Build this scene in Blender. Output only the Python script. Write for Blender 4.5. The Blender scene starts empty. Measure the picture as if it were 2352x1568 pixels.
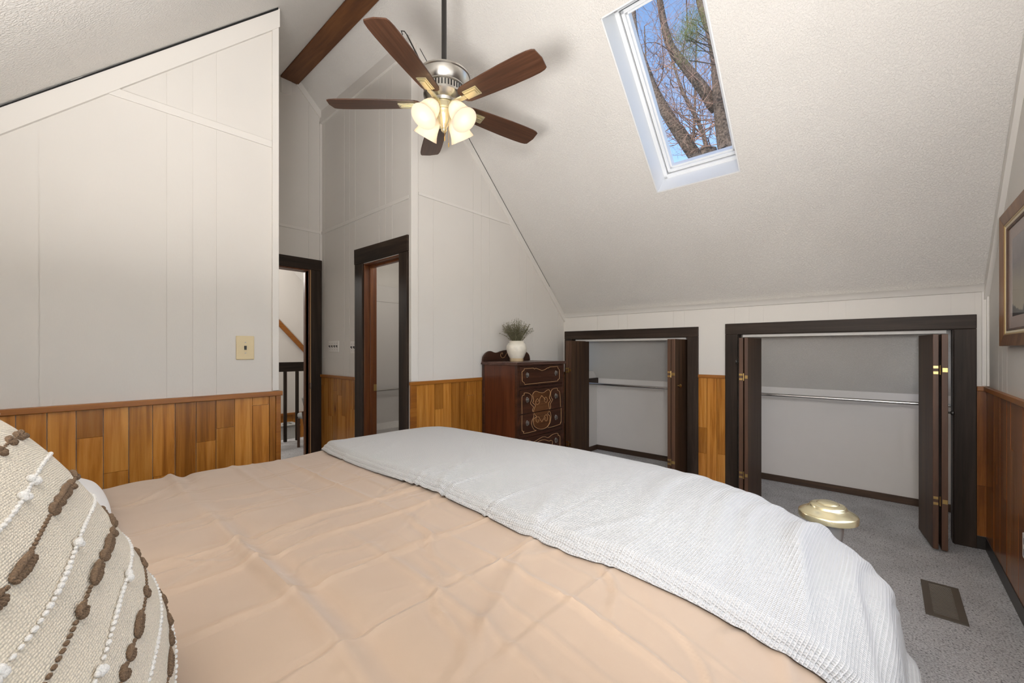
import bpy, bmesh, math, random
import numpy as np
from mathutils import Vector, Matrix
random.seed(7); rng = np.random.default_rng(7)
sc = bpy.context.scene
COL = sc.collection
PI = math.pi

# ------------------------------------------------------------------ materials
def srgb(r, g, b):
    f = lambda c: (c/255/12.92) if c/255 <= .04045 else ((c/255+.055)/1.055)**2.4
    return (f(r), f(g), f(b), 1)

class NT:
    def __init__(s, name):
        s.m = bpy.data.materials.new(name); s.m.use_nodes = True
        s.t = s.m.node_tree; s.b = s.t.nodes['Principled BSDF']; s.out = s.t.nodes['Material Output']
    def n(s, kind, **kw):
        nd = s.t.nodes.new(kind)
        for k, v in kw.items():
            if k in nd.inputs: nd.inputs[k].default_value = v
            else: setattr(nd, k, v)
        return nd
    def l(s, a, b): s.t.links.new(a, b)
    def coord(s, kind='Object', scale=(1, 1, 1), island=False):
        tc = s.n('ShaderNodeTexCoord'); mp = s.n('ShaderNodeMapping')
        mp.inputs['Scale'].default_value = scale
        src = tc.outputs[kind]
        if island:
            g = s.n('ShaderNodeNewGeometry'); mu = s.n('ShaderNodeMath', operation='MULTIPLY'); mu.inputs[1].default_value = 37.0
            s.l(g.outputs['Random Per Island'], mu.inputs[0])
            ad = s.n('ShaderNodeVectorMath', operation='ADD'); s.l(src, ad.inputs[0]); s.l(mu.outputs[0], ad.inputs[1]); src = ad.outputs[0]
        s.l(src, mp.inputs['Vector']); return mp.outputs[0]
    def ramp(s, fac, stops):
        r = s.n('ShaderNodeValToRGB'); e = r.color_ramp.elements
        while len(e) < len(stops): e.new(.5)
        for i, (p, c) in enumerate(stops): e[i].position = p; e[i].color = c
        s.l(fac, r.inputs[0]); return r.outputs[0]
    def mix(s, fac, a, b, blend='MIX'):
        m = s.n('ShaderNodeMix', data_type='RGBA', blend_type=blend)
        for i, v in ((0, fac), (6, a), (7, b)):
            if hasattr(v, 'is_linked'): s.l(v, m.inputs[i])
            else: m.inputs[i].default_value = v
        return m.outputs[2]
    def bump(s, h, dist=.001, strength=1.):
        b = s.n('ShaderNodeBump'); b.inputs['Strength'].default_value = strength; b.inputs['Distance'].default_value = dist
        s.l(h, b.inputs['Height']); s.l(b.outputs[0], s.b.inputs['Normal']); return b
    def set(s, **kw):
        for k, v in kw.items():
            i = s.b.inputs[k.replace('_', ' ')]
            if hasattr(v, 'is_linked'): s.l(v, i)
            else: i.default_value = v
        return s.m

def plain(name, col, rough=.5, metal=0., spec=.5, noise=0., nscale=60, bumpd=0.):
    k = NT(name); c = col
    if noise or bumpd:
        nz = k.n('ShaderNodeTexNoise', Scale=nscale, Detail=4.); k.l(k.coord(), nz.inputs['Vector'])
        if noise:
            lo = tuple(x*(1-noise) for x in col[:3])+(1,); hi = tuple(min(1, x*(1+noise)) for x in col[:3])+(1,)
            c = k.ramp(nz.outputs[0], [(.3, lo), (.7, hi)])
        if bumpd: k.bump(nz.outputs[0], bumpd)
    return k.set(Base_Color=c, Roughness=rough, Metallic=metal, Specular_IOR_Level=spec)

def wood(name, cols, axis='z', rough=.4, island=True, vary=.35, grain=38, spec=.5, knots=False):
    k = NT(name)
    sx = {'x': (2.2, grain, grain), 'y': (grain, 2.2, grain), 'z': (grain, grain, 2.2)}[axis]
    v = k.coord(scale=sx, island=island)
    nz = k.n('ShaderNodeTexNoise', Scale=1., Detail=6., Roughness=.62, Distortion=.6); k.l(v, nz.inputs['Vector'])
    lo = k.coord(scale=tuple(x*.22 for x in sx), island=island)
    n2 = k.n('ShaderNodeTexNoise', Scale=1., Detail=3., Distortion=1.4); k.l(lo, n2.inputs['Vector'])
    ad = k.n('ShaderNodeMath', operation='ADD'); k.l(nz.outputs[0], ad.inputs[0]); k.l(n2.outputs[0], ad.inputs[1])
    hf = k.n('ShaderNodeMath', operation='MULTIPLY'); hf.inputs[1].default_value = .5; k.l(ad.outputs[0], hf.inputs[0])
    c = k.ramp(hf.outputs[0], [(.36, cols[0]), (.5, cols[1]), (.64, cols[2])])
    if island and vary:
        g = k.n('ShaderNodeNewGeometry')
        r = k.ramp(g.outputs['Random Per Island'], [(0, (1-vary, 1-vary*1.15, 1-vary*1.3, 1)), (.5, (.95, .95, .95, 1)), (1, (1.1, 1.08, 1.05, 1))])
        c = k.mix(1., c, r, 'MULTIPLY')
    if knots:
        vo = k.n('ShaderNodeTexVoronoi', Scale=1.); k.l(k.coord(scale=(4.2, 4.2, 1.5), island=island), vo.inputs['Vector'])
        c = k.mix(1., c, k.ramp(vo.outputs['Distance'], [(.0, (.16, .10, .07, 1)), (.045, (.30, .22, .16, 1)), (.075, (.75, .68, .6, 1)), (.13, (1, 1, 1, 1))]), 'MULTIPLY')
    k.bump(nz.outputs[0], .0004, .5)
    return k.set(Base_Color=c, Roughness=rough, Specular_IOR_Level=spec)

M = {}
def wallmat(name, col, rough=.55, line=1.):
    k = NT(name)
    nz = k.n('ShaderNodeTexNoise', Scale=1., Detail=3.); k.l(k.coord(scale=(420, 420, 60)), nz.inputs['Vector'])
    n2 = k.n('ShaderNodeTexNoise', Scale=2.2, Detail=2.); k.l(k.coord(), n2.inputs['Vector'])
    c = k.ramp(n2.outputs[0], [(.3, tuple(x*.97 for x in col[:3])+(1,)), (.7, col)])
    k.bump(nz.outputs[0], .0006, .35)
    return k.set(Base_Color=c, Roughness=rough, Specular_IOR_Level=.35)
M['wall'] = wallmat('painted panelling', (.70, .675, .64, 1))
M['trimw'] = plain('white painted trim', (.72, .695, .66, 1), .45)
def ceilmat():
    k = NT('knockdown ceiling')
    v = k.coord()
    nz = k.n('ShaderNodeTexNoise', Scale=105., Detail=3., Roughness=.55, Distortion=.25); k.l(v, nz.inputs['Vector'])
    n2 = k.n('ShaderNodeTexNoise', Scale=2.5, Detail=2.); k.l(v, n2.inputs['Vector'])
    h = k.ramp(nz.outputs[0], [(.42, (0, 0, 0, 1)), (.62, (1, 1, 1, 1))])
    c = k.ramp(n2.outputs[0], [(.3, (.70, .68, .65, 1)), (.7, (.73, .71, .68, 1))])
    k.bump(h, .003, .6)
    return k.set(Base_Color=c, Roughness=.85, Specular_IOR_Level=.2)
M['ceil'] = ceilmat()
M['closetwhite'] = plain('closet paint', (.74, .71, .685, 1), .7, noise=.02, nscale=3)
def carpetmat():
    k = NT('speckled grey carpet')
    v = k.coord()
    a = k.n('ShaderNodeTexNoise', Scale=130., Detail=3., Roughness=.7); k.l(v, a.inputs['Vector'])
    b = k.n('ShaderNodeTexVoronoi', Scale=150.); k.l(v, b.inputs['Vector'])
    g = k.n('ShaderNodeTexNoise', Scale=5., Detail=3.); k.l(v, g.inputs['Vector'])
    c = k.ramp(a.outputs[0], [(.33, (.25, .25, .265, 1)), (.43, (.54, .54, .56, 1)), (.55, (.71, .71, .725, 1)), (.72, (.86, .86, .86, 1))])
    c2 = k.mix(1., c, k.ramp(g.outputs[0], [(.3, (.85, .85, .85, 1)), (.7, (1.08, 1.08, 1.08, 1))]), 'MULTIPLY')
    sp = k.ramp(b.outputs['Color'], [(.0, (.25, .25, .27, 1)), (.14, (.3, .3, .32, 1)), (.2, (1, 1, 1, 1))])
    c3 = k.mix(.62, c2, sp, 'MULTIPLY')
    k.bump(a.outputs[0], .012, 1.)
    return k.set(Base_Color=c3, Roughness=.95, Specular_IOR_Level=.1)
M['carpet'] = carpetmat()
M['plank'] = wood('honey wainscot planks', [(.25, .088, .012, 1), (.44, .178, .028, 1), (.57, .265, .058, 1)], 'z', .24, vary=.36, grain=48, knots=True)
M['plankred'] = wood('redder wainscot planks', [(.13, .042, .009, 1), (.23, .078, .016, 1), (.32, .125, .028, 1)], 'z', .26, vary=.38, grain=30)
M['railx'] = wood('orange rail wood', [(.19, .060, .008, 1), (.31, .108, .013, 1), (.38, .145, .022, 1)], 'x', .35, vary=.1)
M['raily'] = wood('orange rail wood y', [(.19, .060, .008, 1), (.31, .108, .013, 1), (.38, .145, .022, 1)], 'y', .35, vary=.1)
D = [(.016, .011, .008, 1), (.032, .021, .015, 1), (.055, .036, .026, 1)]
M['darkz'] = wood('dark stained casing', D, 'z', .5, spec=.22, vary=.15)
M['darky'] = wood('dark stained header', D, 'y', .5, spec=.22, vary=.15)
M['darkx'] = wood('dark stained board', D, 'x', .5, spec=.22, vary=.15)
DD = [(.032, .017, .010, 1), (.058, .031, .017, 1), (.09, .05, .028, 1)]
M['door'] = wood('dark door veneer', DD, 'z', .5, spec=.25, vary=.12)
M['dooredge'] = wood('door edge', [(.05, .022, .012, 1), (.09, .04, .02, 1), (.13, .06, .03, 1)], 'z', .5, vary=.15)
M['jambred'] = wood('brown jamb', [(.07, .02, .006, 1), (.13, .038, .009, 1), (.18, .06, .014, 1)], 'z', .35, vary=.2)
M['beam'] = wood('rough stained beam', [(.045, .015, .005, 1), (.11, .038, .010, 1), (.17, .065, .018, 1)], 'y', .6, vary=.1, grain=22)
M['blade'] = wood('walnut blade', [(.036, .015, .008, 1), (.070, .029, .015, 1), (.112, .049, .026, 1)], 'x', .38, island=False, grain=55)
M['dresser'] = wood('mahogany', [(.055, .014, .006, 1), (.095, .026, .010, 1), (.13, .038, .015, 1)], 'z', .33, vary=.15)
M['dresserx'] = wood('dark mahogany front', [(.026, .010, .006, 1), (.050, .019, .011, 1), (.08, .03, .016, 1)], 'x', .3, vary=.15)
M['dressertop'] = wood('worn mahogany top', [(.05, .022, .016, 1), (.09, .042, .030, 1), (.15, .08, .06, 1)], 'x', .4, vary=.1)
M['burl'] = wood('burl veneer', [(.06, .022, .008, 1), (.115, .042, .014, 1), (.17, .07, .024, 1)], 'x', .35, vary=.2, grain=90)
M['inlay'] = plain('pale inlay', (.50, .30, .14, 1), .45)
M['frame'] = wood('walnut frame', [(.09, .035, .012, 1), (.17, .07, .024, 1), (.25, .12, .045, 1)], 'z', .35, vary=.2)
M['chrome'] = plain('chrome rod', (.62, .61, .60, 1), .22, 1.)
M['nickel'] = plain('brushed nickel', (.60, .58, .54, 1), .28, 1.)
M['brass'] = plain('brass', (.62, .43, .17, 1), .3, 1.)
M['palebrass'] = plain('pale lacquered brass', (.78, .70, .46, 1), .26, .85)
M['antique'] = plain('antique pewter', (.30, .28, .26, 1), .35, 1.)
M['black'] = plain('black metal', (.02, .018, .016, 1), .4)
M['silverpost'] = plain('silver post', (.45, .45, .45, 1), .35, .8)
M['ivory'] = plain('ivory plastic', (.66, .54, .32, 1), .35)
M['whiteplastic'] = plain('white plastic', (.78, .76, .73, 1), .35)
M['vinyl'] = plain('white window vinyl', (.80, .81, .82, 1), .4)
M['tub'] = plain('fibreglass', (.60, .58, .56, 1), .16)
M['vase'] = plain('crackled ceramic', (.75, .71, .62, 1), .35, noise=.08, nscale=25)
M['vasebase'] = plain('bare clay', (.52, .40, .25, 1), .6)
M['sprig'] = plain('dried sprigs', (.17, .155, .09, 1), .9, noise=.5, nscale=120)
M['vent'] = plain('brown vent metal', (.125, .105, .085, 1), .4, .3)
M['gapblack'] = plain('dark gap fill', (.01, .01, .01, 1), .9)  # near-black fill, the darkness of gaps put into the colour
M['greychair'] = plain('grey upholstery', (.36, .36, .35, 1), .85, noise=.08, nscale=200)
M['mat'] = plain('cream mat board', (.68, .60, .45, 1), .8)
M['matpink'] = plain('pinkish mat board', (.56, .47, .43, 1), .8)
M['goldlip'] = plain('gilt lip', (.55, .40, .18, 1), .35, .7)
M['baseboard'] = plain('dark baseboard', (.018, .014, .011, 1), .4, noise=.3, nscale=30)
M['baseclos'] = wood('closet baseboard', DD, 'y', .5, vary=.1)
def cloth(name, col, kind):
    k = NT(name); uv = k.coord('UV')
    sx = k.n('ShaderNodeSeparateXYZ'); k.l(uv, sx.inputs[0])
    def wave(o, per, pw=1):
        m = k.n('ShaderNodeMath', operation='MULTIPLY'); m.inputs[1].default_value = 2*PI/per; k.l(o, m.inputs[0])
        s_ = k.n('ShaderNodeMath', operation='SINE'); k.l(m.outputs[0], s_.inputs[0])
        a = k.n('ShaderNodeMath', operation='MULTIPLY_ADD'); a.inputs[1].default_value = .5; a.inputs[2].default_value = .5; k.l(s_.outputs[0], a.inputs[0])
        return a.outputs[0]
    def mul(a, b):
        m = k.n('ShaderNodeMath', operation='MULTIPLY'); k.l(a, m.inputs[0]); k.l(b, m.inputs[1]); return m.outputs[0]
    nz = k.n('ShaderNodeTexNoise', Scale=900., Detail=2.); k.l(uv, nz.inputs['Vector'])
    c = col
    if kind == 'waffle':
        def ridge(o, per):
            p = k.n('ShaderNodeMath', operation='POWER'); p.inputs[1].default_value = 2.5; k.l(wave(o, per), p.inputs[0]); return p.outputs[0]
        mx = k.n('ShaderNodeMath', operation='MAXIMUM'); k.l(ridge(sx.outputs[0], .0072), mx.inputs[0]); k.l(ridge(sx.outputs[1], .0072), mx.inputs[1])
        k.bump(mx.outputs[0], .0022, 1.)
        c = k.ramp(mx.outputs[0], [(.0, tuple(x*.86 for x in col[:3])+(1,)), (.45, col)])
    elif kind == 'basket':
        h = k.n('ShaderNodeTexVoronoi', Scale=1.); k.l(k.coord('UV', (310, 430, 1)), h.inputs['Vector'])
        h.inputs['Randomness'].default_value = .35
        k.bump(h.outputs['Distance'], .0020, 1.).invert = True
        c = k.ramp(h.outputs['Distance'], [(.25, col), (.7, tuple(x*.70 for x in col[:3])+(1,))])
    else:
        k.bump(nz.outputs[0], .0003, .25)
    k.set(Sheen_Weight=.25, Sheen_Roughness=.5)
    return k.set(Base_Color=c, Roughness=.85 if kind != 'sateen' else .55, Specular_IOR_Level=.15 if kind != 'sateen' else .3)
M['comforter'] = cloth('peach sateen', (.42, .315, .232, 1), 'sateen')
M['blanket'] = cloth('white waffle knit', (.54, .54, .54, 1), 'waffle')
M['pillow'] = cloth('cream basket weave', (.74, .66, .53, 1), 'basket')
M['whitecotton'] = cloth('white cotton', (.78, .78, .79, 1), 'sateen')
M['yarnbrown'] = plain('brown yarn', (.15, .095, .055, 1), .95, noise=.45, nscale=700, bumpd=.002)
M['yarnwhite'] = plain('white yarn', (.80, .78, .74, 1), .95, noise=.08, nscale=600, bumpd=.002)
M['bark'] = plain('bark', (.125, .098, .08, 1), .95, noise=.6, nscale=26, bumpd=.03)
M['twig'] = plain('twigs', (.36, .235, .19, 1), .9, noise=.3, nscale=8)
M['needle'] = plain('pine needles', (.16, .21, .055, 1), .8, noise=.3, nscale=20)
def glassmat(name, refl=.06, tint=(1, 1, 1, 1)):
    k = NT(name); k.t.nodes.remove(k.b)
    tr = k.n('ShaderNodeBsdfTransparent'); tr.inputs[0].default_value = tint
    gl = k.n('ShaderNodeBsdfGlossy'); gl.inputs['Roughness'].default_value = .02
    mx = k.n('ShaderNodeMixShader'); mx.inputs[0].default_value = refl
    k.l(tr.outputs[0], mx.inputs[1]); k.l(gl.outputs[0], mx.inputs[2]); k.l(mx.outputs[0], k.out.inputs[0]); return k.m
M['glass'] = glassmat('window glass', .04)
M['picglass'] = glassmat('picture glass', .10)
def shademat():
    k = NT('frosted shade glass'); k.t.nodes.remove(k.b)
    d = k.n('ShaderNodeBsdfDiffuse'); d.inputs[0].default_value = (.70, .66, .60, 1)
    t = k.n('ShaderNodeBsdfTranslucent'); t.inputs[0].default_value = (.70, .64, .55, 1)
    g = k.n('ShaderNodeBsdfGlossy'); g.inputs['Roughness'].default_value = .2
    a = k.n('ShaderNodeMixShader'); a.inputs[0].default_value = .42
    b = k.n('ShaderNodeMixShader'); b.inputs[0].default_value = .04
    k.l(d.outputs[0], a.inputs[1]); k.l(t.outputs[0], a.inputs[2]); k.l(a.outputs[0], b.inputs[1]); k.l(g.outputs[0], b.inputs[2]); k.l(b.outputs[0], k.out.inputs[0]); return k.m
M['shade'] = shademat()
def emis(name, col, st):
    k = NT(name); return k.set(Base_Color=(1, 1, 1, 1), Emission_Color=col, Emission_Strength=st)
M['bulb'] = emis('lit bulb', (1, .95, .86, 1), 14.)
def printmat():
    k = NT('faded landscape print')
    tc = k.coord('Object', (1, 1, 1)); nz = k.n('ShaderNodeTexNoise', Scale=6., Detail=5.); k.l(tc, nz.inputs['Vector'])
    sx = k.n('ShaderNodeSeparateXYZ'); k.l(tc, sx.inputs[0])
    ad = k.n('ShaderNodeMath', operation='MULTIPLY_ADD'); ad.inputs[1].default_value = .22; k.l(nz.outputs[0], ad.inputs[0]); k.l(sx.outputs[2], ad.inputs[2])
    c = k.ramp(ad.outputs[0], [(.20, (.40, .38, .48, 1)), (.24, (.05, .045, .045, 1)), (.29, (.06, .055, .05, 1)), (.30, (.42, .37, .27, 1)), (.42, (.45, .41, .34, 1)), (.55, (.33, .30, .31, 1)), (.66, (.48, .45, .45, 1))])
    return k.set(Base_Color=c, Roughness=.7)
M['print'] = printmat()

# ------------------------------------------------------------------ mesh building
class MB:
    def __init__(s): s.v = []; s.f = []; s.m = []; s.uv = {}
    def add(s, vs, fs, m=0):
        o = len(s.v); s.v += [tuple(map(float, p)) for p in vs]
        for f in fs: s.f.append([i+o for i in f]); s.m.append(m)
        return o
    def box(s, x0, x1, y0, y1, z0, z1, m=0):
        x0, x1 = sorted((x0, x1)); y0, y1 = sorted((y0, y1)); z0, z1 = sorted((z0, z1))
        s.add([(x0, y0, z0), (x1, y0, z0), (x1, y1, z0), (x0, y1, z0), (x0, y0, z1), (x1, y0, z1), (x1, y1, z1), (x0, y1, z1)],
              [(0, 3, 2, 1), (4, 5, 6, 7), (0, 1, 5, 4), (1, 2, 6, 5), (2, 3, 7, 6), (3, 0, 4, 7)], m); return s
    def hexa(s, p, m=0):
        s.add(p, [(0, 3, 2, 1), (4, 5, 6, 7), (0, 1, 5, 4), (1, 2, 6, 5), (2, 3, 7, 6), (3, 0, 4, 7)], m); return s
    def prism(s, pts, off, m=0):
        n = len(pts); off = Vector(off); a = [Vector(p) for p in pts]
        s.add(a+[p+off for p in a], [list(range(n))[::-1], list(range(n, 2*n))]+[(i, (i+1) % n, n+(i+1) % n, n+i) for i in range(n)], m); return s
    def tube(s, pts, r, n=8, m=0, cap=True):
        pts = [Vector(p) for p in pts]; N = len(pts)
        rs = r if hasattr(r, '__len__') else [r]*N
        up = None; vs = []
        for i, p in enumerate(pts):
            t = (pts[min(i+1, N-1)]-pts[max(i-1, 0)])
            if t.length < 1e-9: t = Vector((0, 0, 1))
            t.normalize()
            if up is None: up = t.orthogonal().normalized()
            else:
                up = up-t*up.dot(t)
                up = up.normalized() if up.length > 1e-6 else t.orthogonal().normalized()
            w = t.cross(up)
            for k in range(n):
                a = 2*PI*k/n; vs.append(p+(up*math.cos(a)+w*math.sin(a))*rs[i])
        fs = [(i*n+k, i*n+(k+1) % n, (i+1)*n+(k+1) % n, (i+1)*n+k) for i in range(N-1) for k in range(n)]
        if cap: fs += [list(range(n))[::-1], list(range((N-1)*n, N*n))]
        s.add(vs, fs, m); return s
    def lathe(s, prof, c=(0, 0, 0), mat=None, n=32, m=0):
        vs = []; c = Vector(c); mat = mat or Matrix.Identity(3)
        for r, z in prof:
            for k in range(n):
                a = 2*PI*k/n; vs.append(mat @ Vector((r*math.cos(a), r*math.sin(a), z))+c)
        fs = [(i*n+k, i*n+(k+1) % n, (i+1)*n+(k+1) % n, (i+1)*n+k) for i in range(len(prof)-1) for k in range(n)]
        if prof[0][0] > 0: fs.append(list(range(n))[::-1])
        if prof[-1][0] > 0: fs.append(list(range((len(prof)-1)*n, len(prof)*n)))
        s.add(vs, fs, m); return s
    def ball(s, c, r, n=8, m=0, sc=(1, 1, 1), mat=None):
        prof = [(math.sin(PI*i/n), -math.cos(PI*i/n)) for i in range(n+1)]
        mt = (mat or Matrix.Identity(3)) @ Matrix.Diagonal((r*sc[0], r*sc[1], r*sc[2]))
        return s.lathe([(max(a, 1e-4), b) for a, b in prof], c, mt, n=max(6, n), m=m)
    def grid(s, P, m=0, uv=None, flip=False):
        h, w = P.shape[:2]; o = len(s.v)
        s.v += [tuple(map(float, q)) for q in P.reshape(-1, 3)]
        for i in range(h-1):
            for j in range(w-1):
                f = [o+i*w+j, o+i*w+j+1, o+(i+1)*w+j+1, o+(i+1)*w+j]
                s.f.append(f[::-1] if flip else f); s.m.append(m)
        if uv is not None:
            for i, q in enumerate(uv.reshape(-1, 2)): s.uv[o+i] = q
        return s
    def build(s, name, mats, parent=None, smooth=False, bevel=0., loc=None, recalc=True, solid=0., subsurf=0):
        me = bpy.data.meshes.new(name)
        base = Vector((0, 0, 0)); q = parent
        while q is not None: base += q.location; q = q.parent
        own = Vector(loc) if loc else Vector((0, 0, 0))
        b2 = base+own
        me.from_pydata([(x-b2.x, y-b2.y, z-b2.z) for x, y, z in s.v], [], s.f)
        for mm in (mats if isinstance(mats, (list, tuple)) else [mats]): me.materials.append(M[mm] if isinstance(mm, str) else mm)
        me.polygons.foreach_set('material_index', s.m)
        if s.uv:
            ul = me.uv_layers.new(name='UVMap')
            for lp in me.loops:
                if lp.vertex_index in s.uv: ul.data[lp.index].uv = s.uv[lp.vertex_index]
        if recalc:
            bm = bmesh.new(); bm.from_mesh(me); bmesh.ops.recalc_face_normals(bm, faces=bm.faces); bm.to_mesh(me); bm.free()
        if smooth:
            me.polygons.foreach_set('use_smooth', [True]*len(me.polygons))
            try: me.set_sharp_from_angle(angle=math.radians(40))
            except Exception: pass
        me.update()
        o = bpy.data.objects.new(name, me); COL.objects.link(o); o.location = own
        if parent: o.parent = parent
        if bevel:
            md = o.modifiers.new('bevel', 'BEVEL'); md.width = bevel; md.segments = 2; md.limit_method = 'ANGLE'
        if solid:
            md = o.modifiers.new('thick', 'SOLIDIFY'); md.thickness = solid; md.offset = -1
        if subsurf:
            md = o.modifiers.new('sub', 'SUBSURF'); md.levels = subsurf; md.render_levels = subsurf
        return o

def empty(name, loc, label=None, cat=None, group=None, kind=None):
    o = bpy.data.objects.new(name, None); COL.objects.link(o); o.location = loc; o.empty_display_size = .1
    return tag(o, label, cat, group, kind)
def tag(o, label=None, cat=None, group=None, kind=None):
    if label: o['label'] = label
    if cat: o['category'] = cat
    if group: o['group'] = group
    if kind: o['kind'] = kind
    return o
def struct(name, loc=(0, 0, 0)): return empty(name, loc, kind='structure')
def dup(root, d):
    r = root.copy(); COL.objects.link(r); r.location = root.location+Vector(d)
    for ch in list(root.children):
        c = ch.copy(); COL.objects.link(c); c.parent = r
        for g in list(ch.children):
            e = g.copy(); COL.objects.link(e); e.parent = c
    return r

# ------------------------------------------------------------------ the house
S_R, S_L = .985, .99
def zr(x): return 1.692+S_R*(4.03-x)
def zl(x): return 2.433+S_L*x
def zc(x): return min(zr(x), zl(x))
XR = (1.692+S_R*4.03-2.433)/(S_R+S_L)      # ridge
XK, YG, XB, YE, YR, XL = 4.03, 2.795, 1.935, 4.40, -.49, -.75
H = 1.28

def clip(poly, a, b):
    def half(p, k, sgn):
        out = []
        for i in range(len(p)):
            q, r = p[i], p[(i+1) % len(p)]
            dq, dr = sgn*(q[0]-k), sgn*(r[0]-k)
            if dq >= 0: out.append(q)
            if dq*dr < 0:
                t = dq/(dq-dr); out.append((k, q[1]+t*(r[1]-q[1])))
        return out
    p = half(poly, a, 1)
    return half(p, b, -1) if len(p) > 2 else []
def to3(axis, pos):
    return (lambda u, v: (pos, u, v)) if axis == 'X' else (lambda u, v: (u, pos, v))
def panel(mb, axis, pos, sgn, poly, grooves=(), thick=.1, gap=.0045, deep=.003, m=0):
    """convex wall piece with a face at pos, whose outward side is sgn along the axis; V joints at the grooves"""
    us = [p[0] for p in poly]; cuts = sorted(g for g in grooves if min(us)+.02 < g < max(us)-.02)
    f = to3(axis, pos); off = Vector((-sgn*deep, 0, 0)) if axis == 'X' else Vector((0, -sgn*deep, 0))
    e = [min(us)]+cuts+[max(us)]
    for i in range(len(e)-1):
        a = e[i]+(gap/2 if i else 0); b = e[i+1]-(gap/2 if i < len(e)-2 else 0)
        q = clip(poly, a, b)
        if len(q) > 2: mb.prism([f(*p) for p in q], off, m)
    g = to3(axis, pos-sgn*deep)
    off2 = Vector((-sgn*(thick-deep), 0, 0)) if axis == 'X' else Vector((0, -sgn*(thick-deep), 0))
    mb.prism([g(*p) for p in poly], off2, m)
def rect(a, b, c, d): return [(a, c), (b, c), (b, d), (a, d)]
def planks(mb, axis, pos, sgn, edges, z0, z1, th=.012, seed=1):
    r = random.Random(seed)
    for i in range(len(edges)-1):
        a, b = edges[i]+.0014, edges[i+1]-.0014
        zs = [z0]+sorted([r.uniform(z0+.08, z1-.05) for _ in range(r.choice([0, 1, 1, 2]))])+[z1]
        for j in range(len(zs)-1):
            z_a, z_b = zs[j]+(.0007 if j else 0), zs[j+1]-(.0007 if j < len(zs)-2 else 0)
            d = th+r.uniform(-.0008, .0008)
            if axis == 'Y': mb.box(a, b, pos, pos+sgn*d, z_a, z_b)
            else: mb.box(pos, pos+sgn*d, a, b, z_a, z_b)
def steps(a, b, w=.09):
    n = max(1, round((b-a)/w)); return [a+(b-a)*i/n for i in range(n+1)]

# floor
mb = MB(); mb.box(-.9, 4.9, -.65, 6.42, -.12, 0)
fl = mb.build('floor', 'carpet'); tag(fl, kind='structure')
mb = MB(); mb.box(-.9, 4.9, 6.42, 8.15, -1.32, -1.2)
tag(mb.build('floor_stairwell', 'carpet'), kind='structure')

# ceiling slabs with the skylight opening
n_ = Vector((S_R, 0, 1)).normalized(); dn = Vector((1, 0, -S_R)).normalized(); P0 = Vector((XK, 0, 1.692))
def sl(q, y, t=0.): return P0+dn*q+Vector((0, y, 0))+n_*t
QT, QB, YA, YB = -2.385, -1.165, .748, 1.338
TH = .235
qr = (XR-XK)/dn.x
c_ = struct('ceiling')
mb = MB()
for (q0, q1, y0, y1) in ((qr, 0, -.6, YA), (qr, 0, YB, 8.15), (qr, QT, YA, YB), (QB, 0, YA, YB)):
    mb.prism([sl(q0, y0), sl(q1, y0), sl(q1, y1), sl(q0, y1)], n_*TH)
mb.build('slope', 'ceil', c_)
nl = Vector((-S_L, 0, 1)).normalized()
mb = MB(); zrg = zl(XR)
mb.prism([(XR, -.6, zrg), (XR, 8.15, zrg), (-.9, 8.15, zl(-.9)), (-.9, -.6, zl(-.9))], nl*TH)
mb.build('slope', 'ceil', c_)
mb = MB(); mb.box(XR-.3, XR+.3, -.6, 8.15, zrg+.12, zrg+.5); mb.build('ridge_cap', 'ceil', c_)
# closet ceiling: the same roof carried down behind the low wall
mb = MB()
mb.prism([(XK+.10, -.6, 1.60), (4.95, -.6, .74), (4.95, 2.9, .74), (XK+.10, 2.9, 1.60)], n_*.1)
mb.build('slope', 'ceil', c_)
mb = MB(); mb.box(XK, XK+.16, -.6, 2.9, 1.70, 2.0); mb.build('slope', 'ceil', c_)

ZRAIL = 1.034
# left partition
w = struct('wall_left')
mb = MB()
panel(mb, 'Y', YG, -1, [(XL, ZRAIL-.02), (.96, ZRAIL-.02), (.96, zl(.96)), (XL, zl(XL))], (-.287, -.015, .425, .535, .643), .10)
panel(mb, 'Y', YG, -1, rect(XL, .96, 0, ZRAIL-.02), (), .10)
mb.build('panelling', 'wall', w)
mb = MB(); planks(mb, 'Y', YG, -1, [-.72+.09*i+.009 for i in range(-1, 0)]+[-.711+.09*i for i in range(0, 19)]+[.944], 0, ZRAIL-.03, seed=3)
mb.build('wainscot', 'plank', w)
mb = MB(); mb.box(.944, .972, YG-.020, YG+.10, 0, ZRAIL-.03)
mb.build('end_post', 'railx', w, bevel=.002)
mb = MB(); mb.box(XL, .980, YG-.028, YG+.11, ZRAIL-.032, ZRAIL-.004); mb.build('chair_rail', 'railx', w, bevel=.003)
mb = MB(); mb.box(XL, .925, YG-.012, YG, 2.513, 2.553); mb.build('batten', 'trimw', w, bevel=.002)
mb = MB(); mb.box(.926, .962, YG-.016, YG+.11, ZRAIL, zl(.94)-.06); mb.build('corner_bead', 'trimw', w, bevel=.002)
mb = MB()
mb.prism([(XL, YG-.022, zl(XL)-.125), (.965, YG-.022, zl(.965)-.125), (.965, YG-.022, zl(.965)-.012), (XL, YG-.022, zl(XL)-.012)], (0, .022, 0))
mb.build('rake_trim', 'trimw', w)
mb = MB(); mb.prism([(-.4, YG-.0235, zl(-.4)-.013), (.955, YG-.0235, zl(.955)-.016), (.955, YG-.0235, zl(.955)-.003), (-.4, YG-.0235, zl(-.4)-.009)], (0, .02, 0)); mb.build('gap_shade', 'gapblack', w)  # solid near-black strip, paints the shade of the gap under the ceiling

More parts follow.
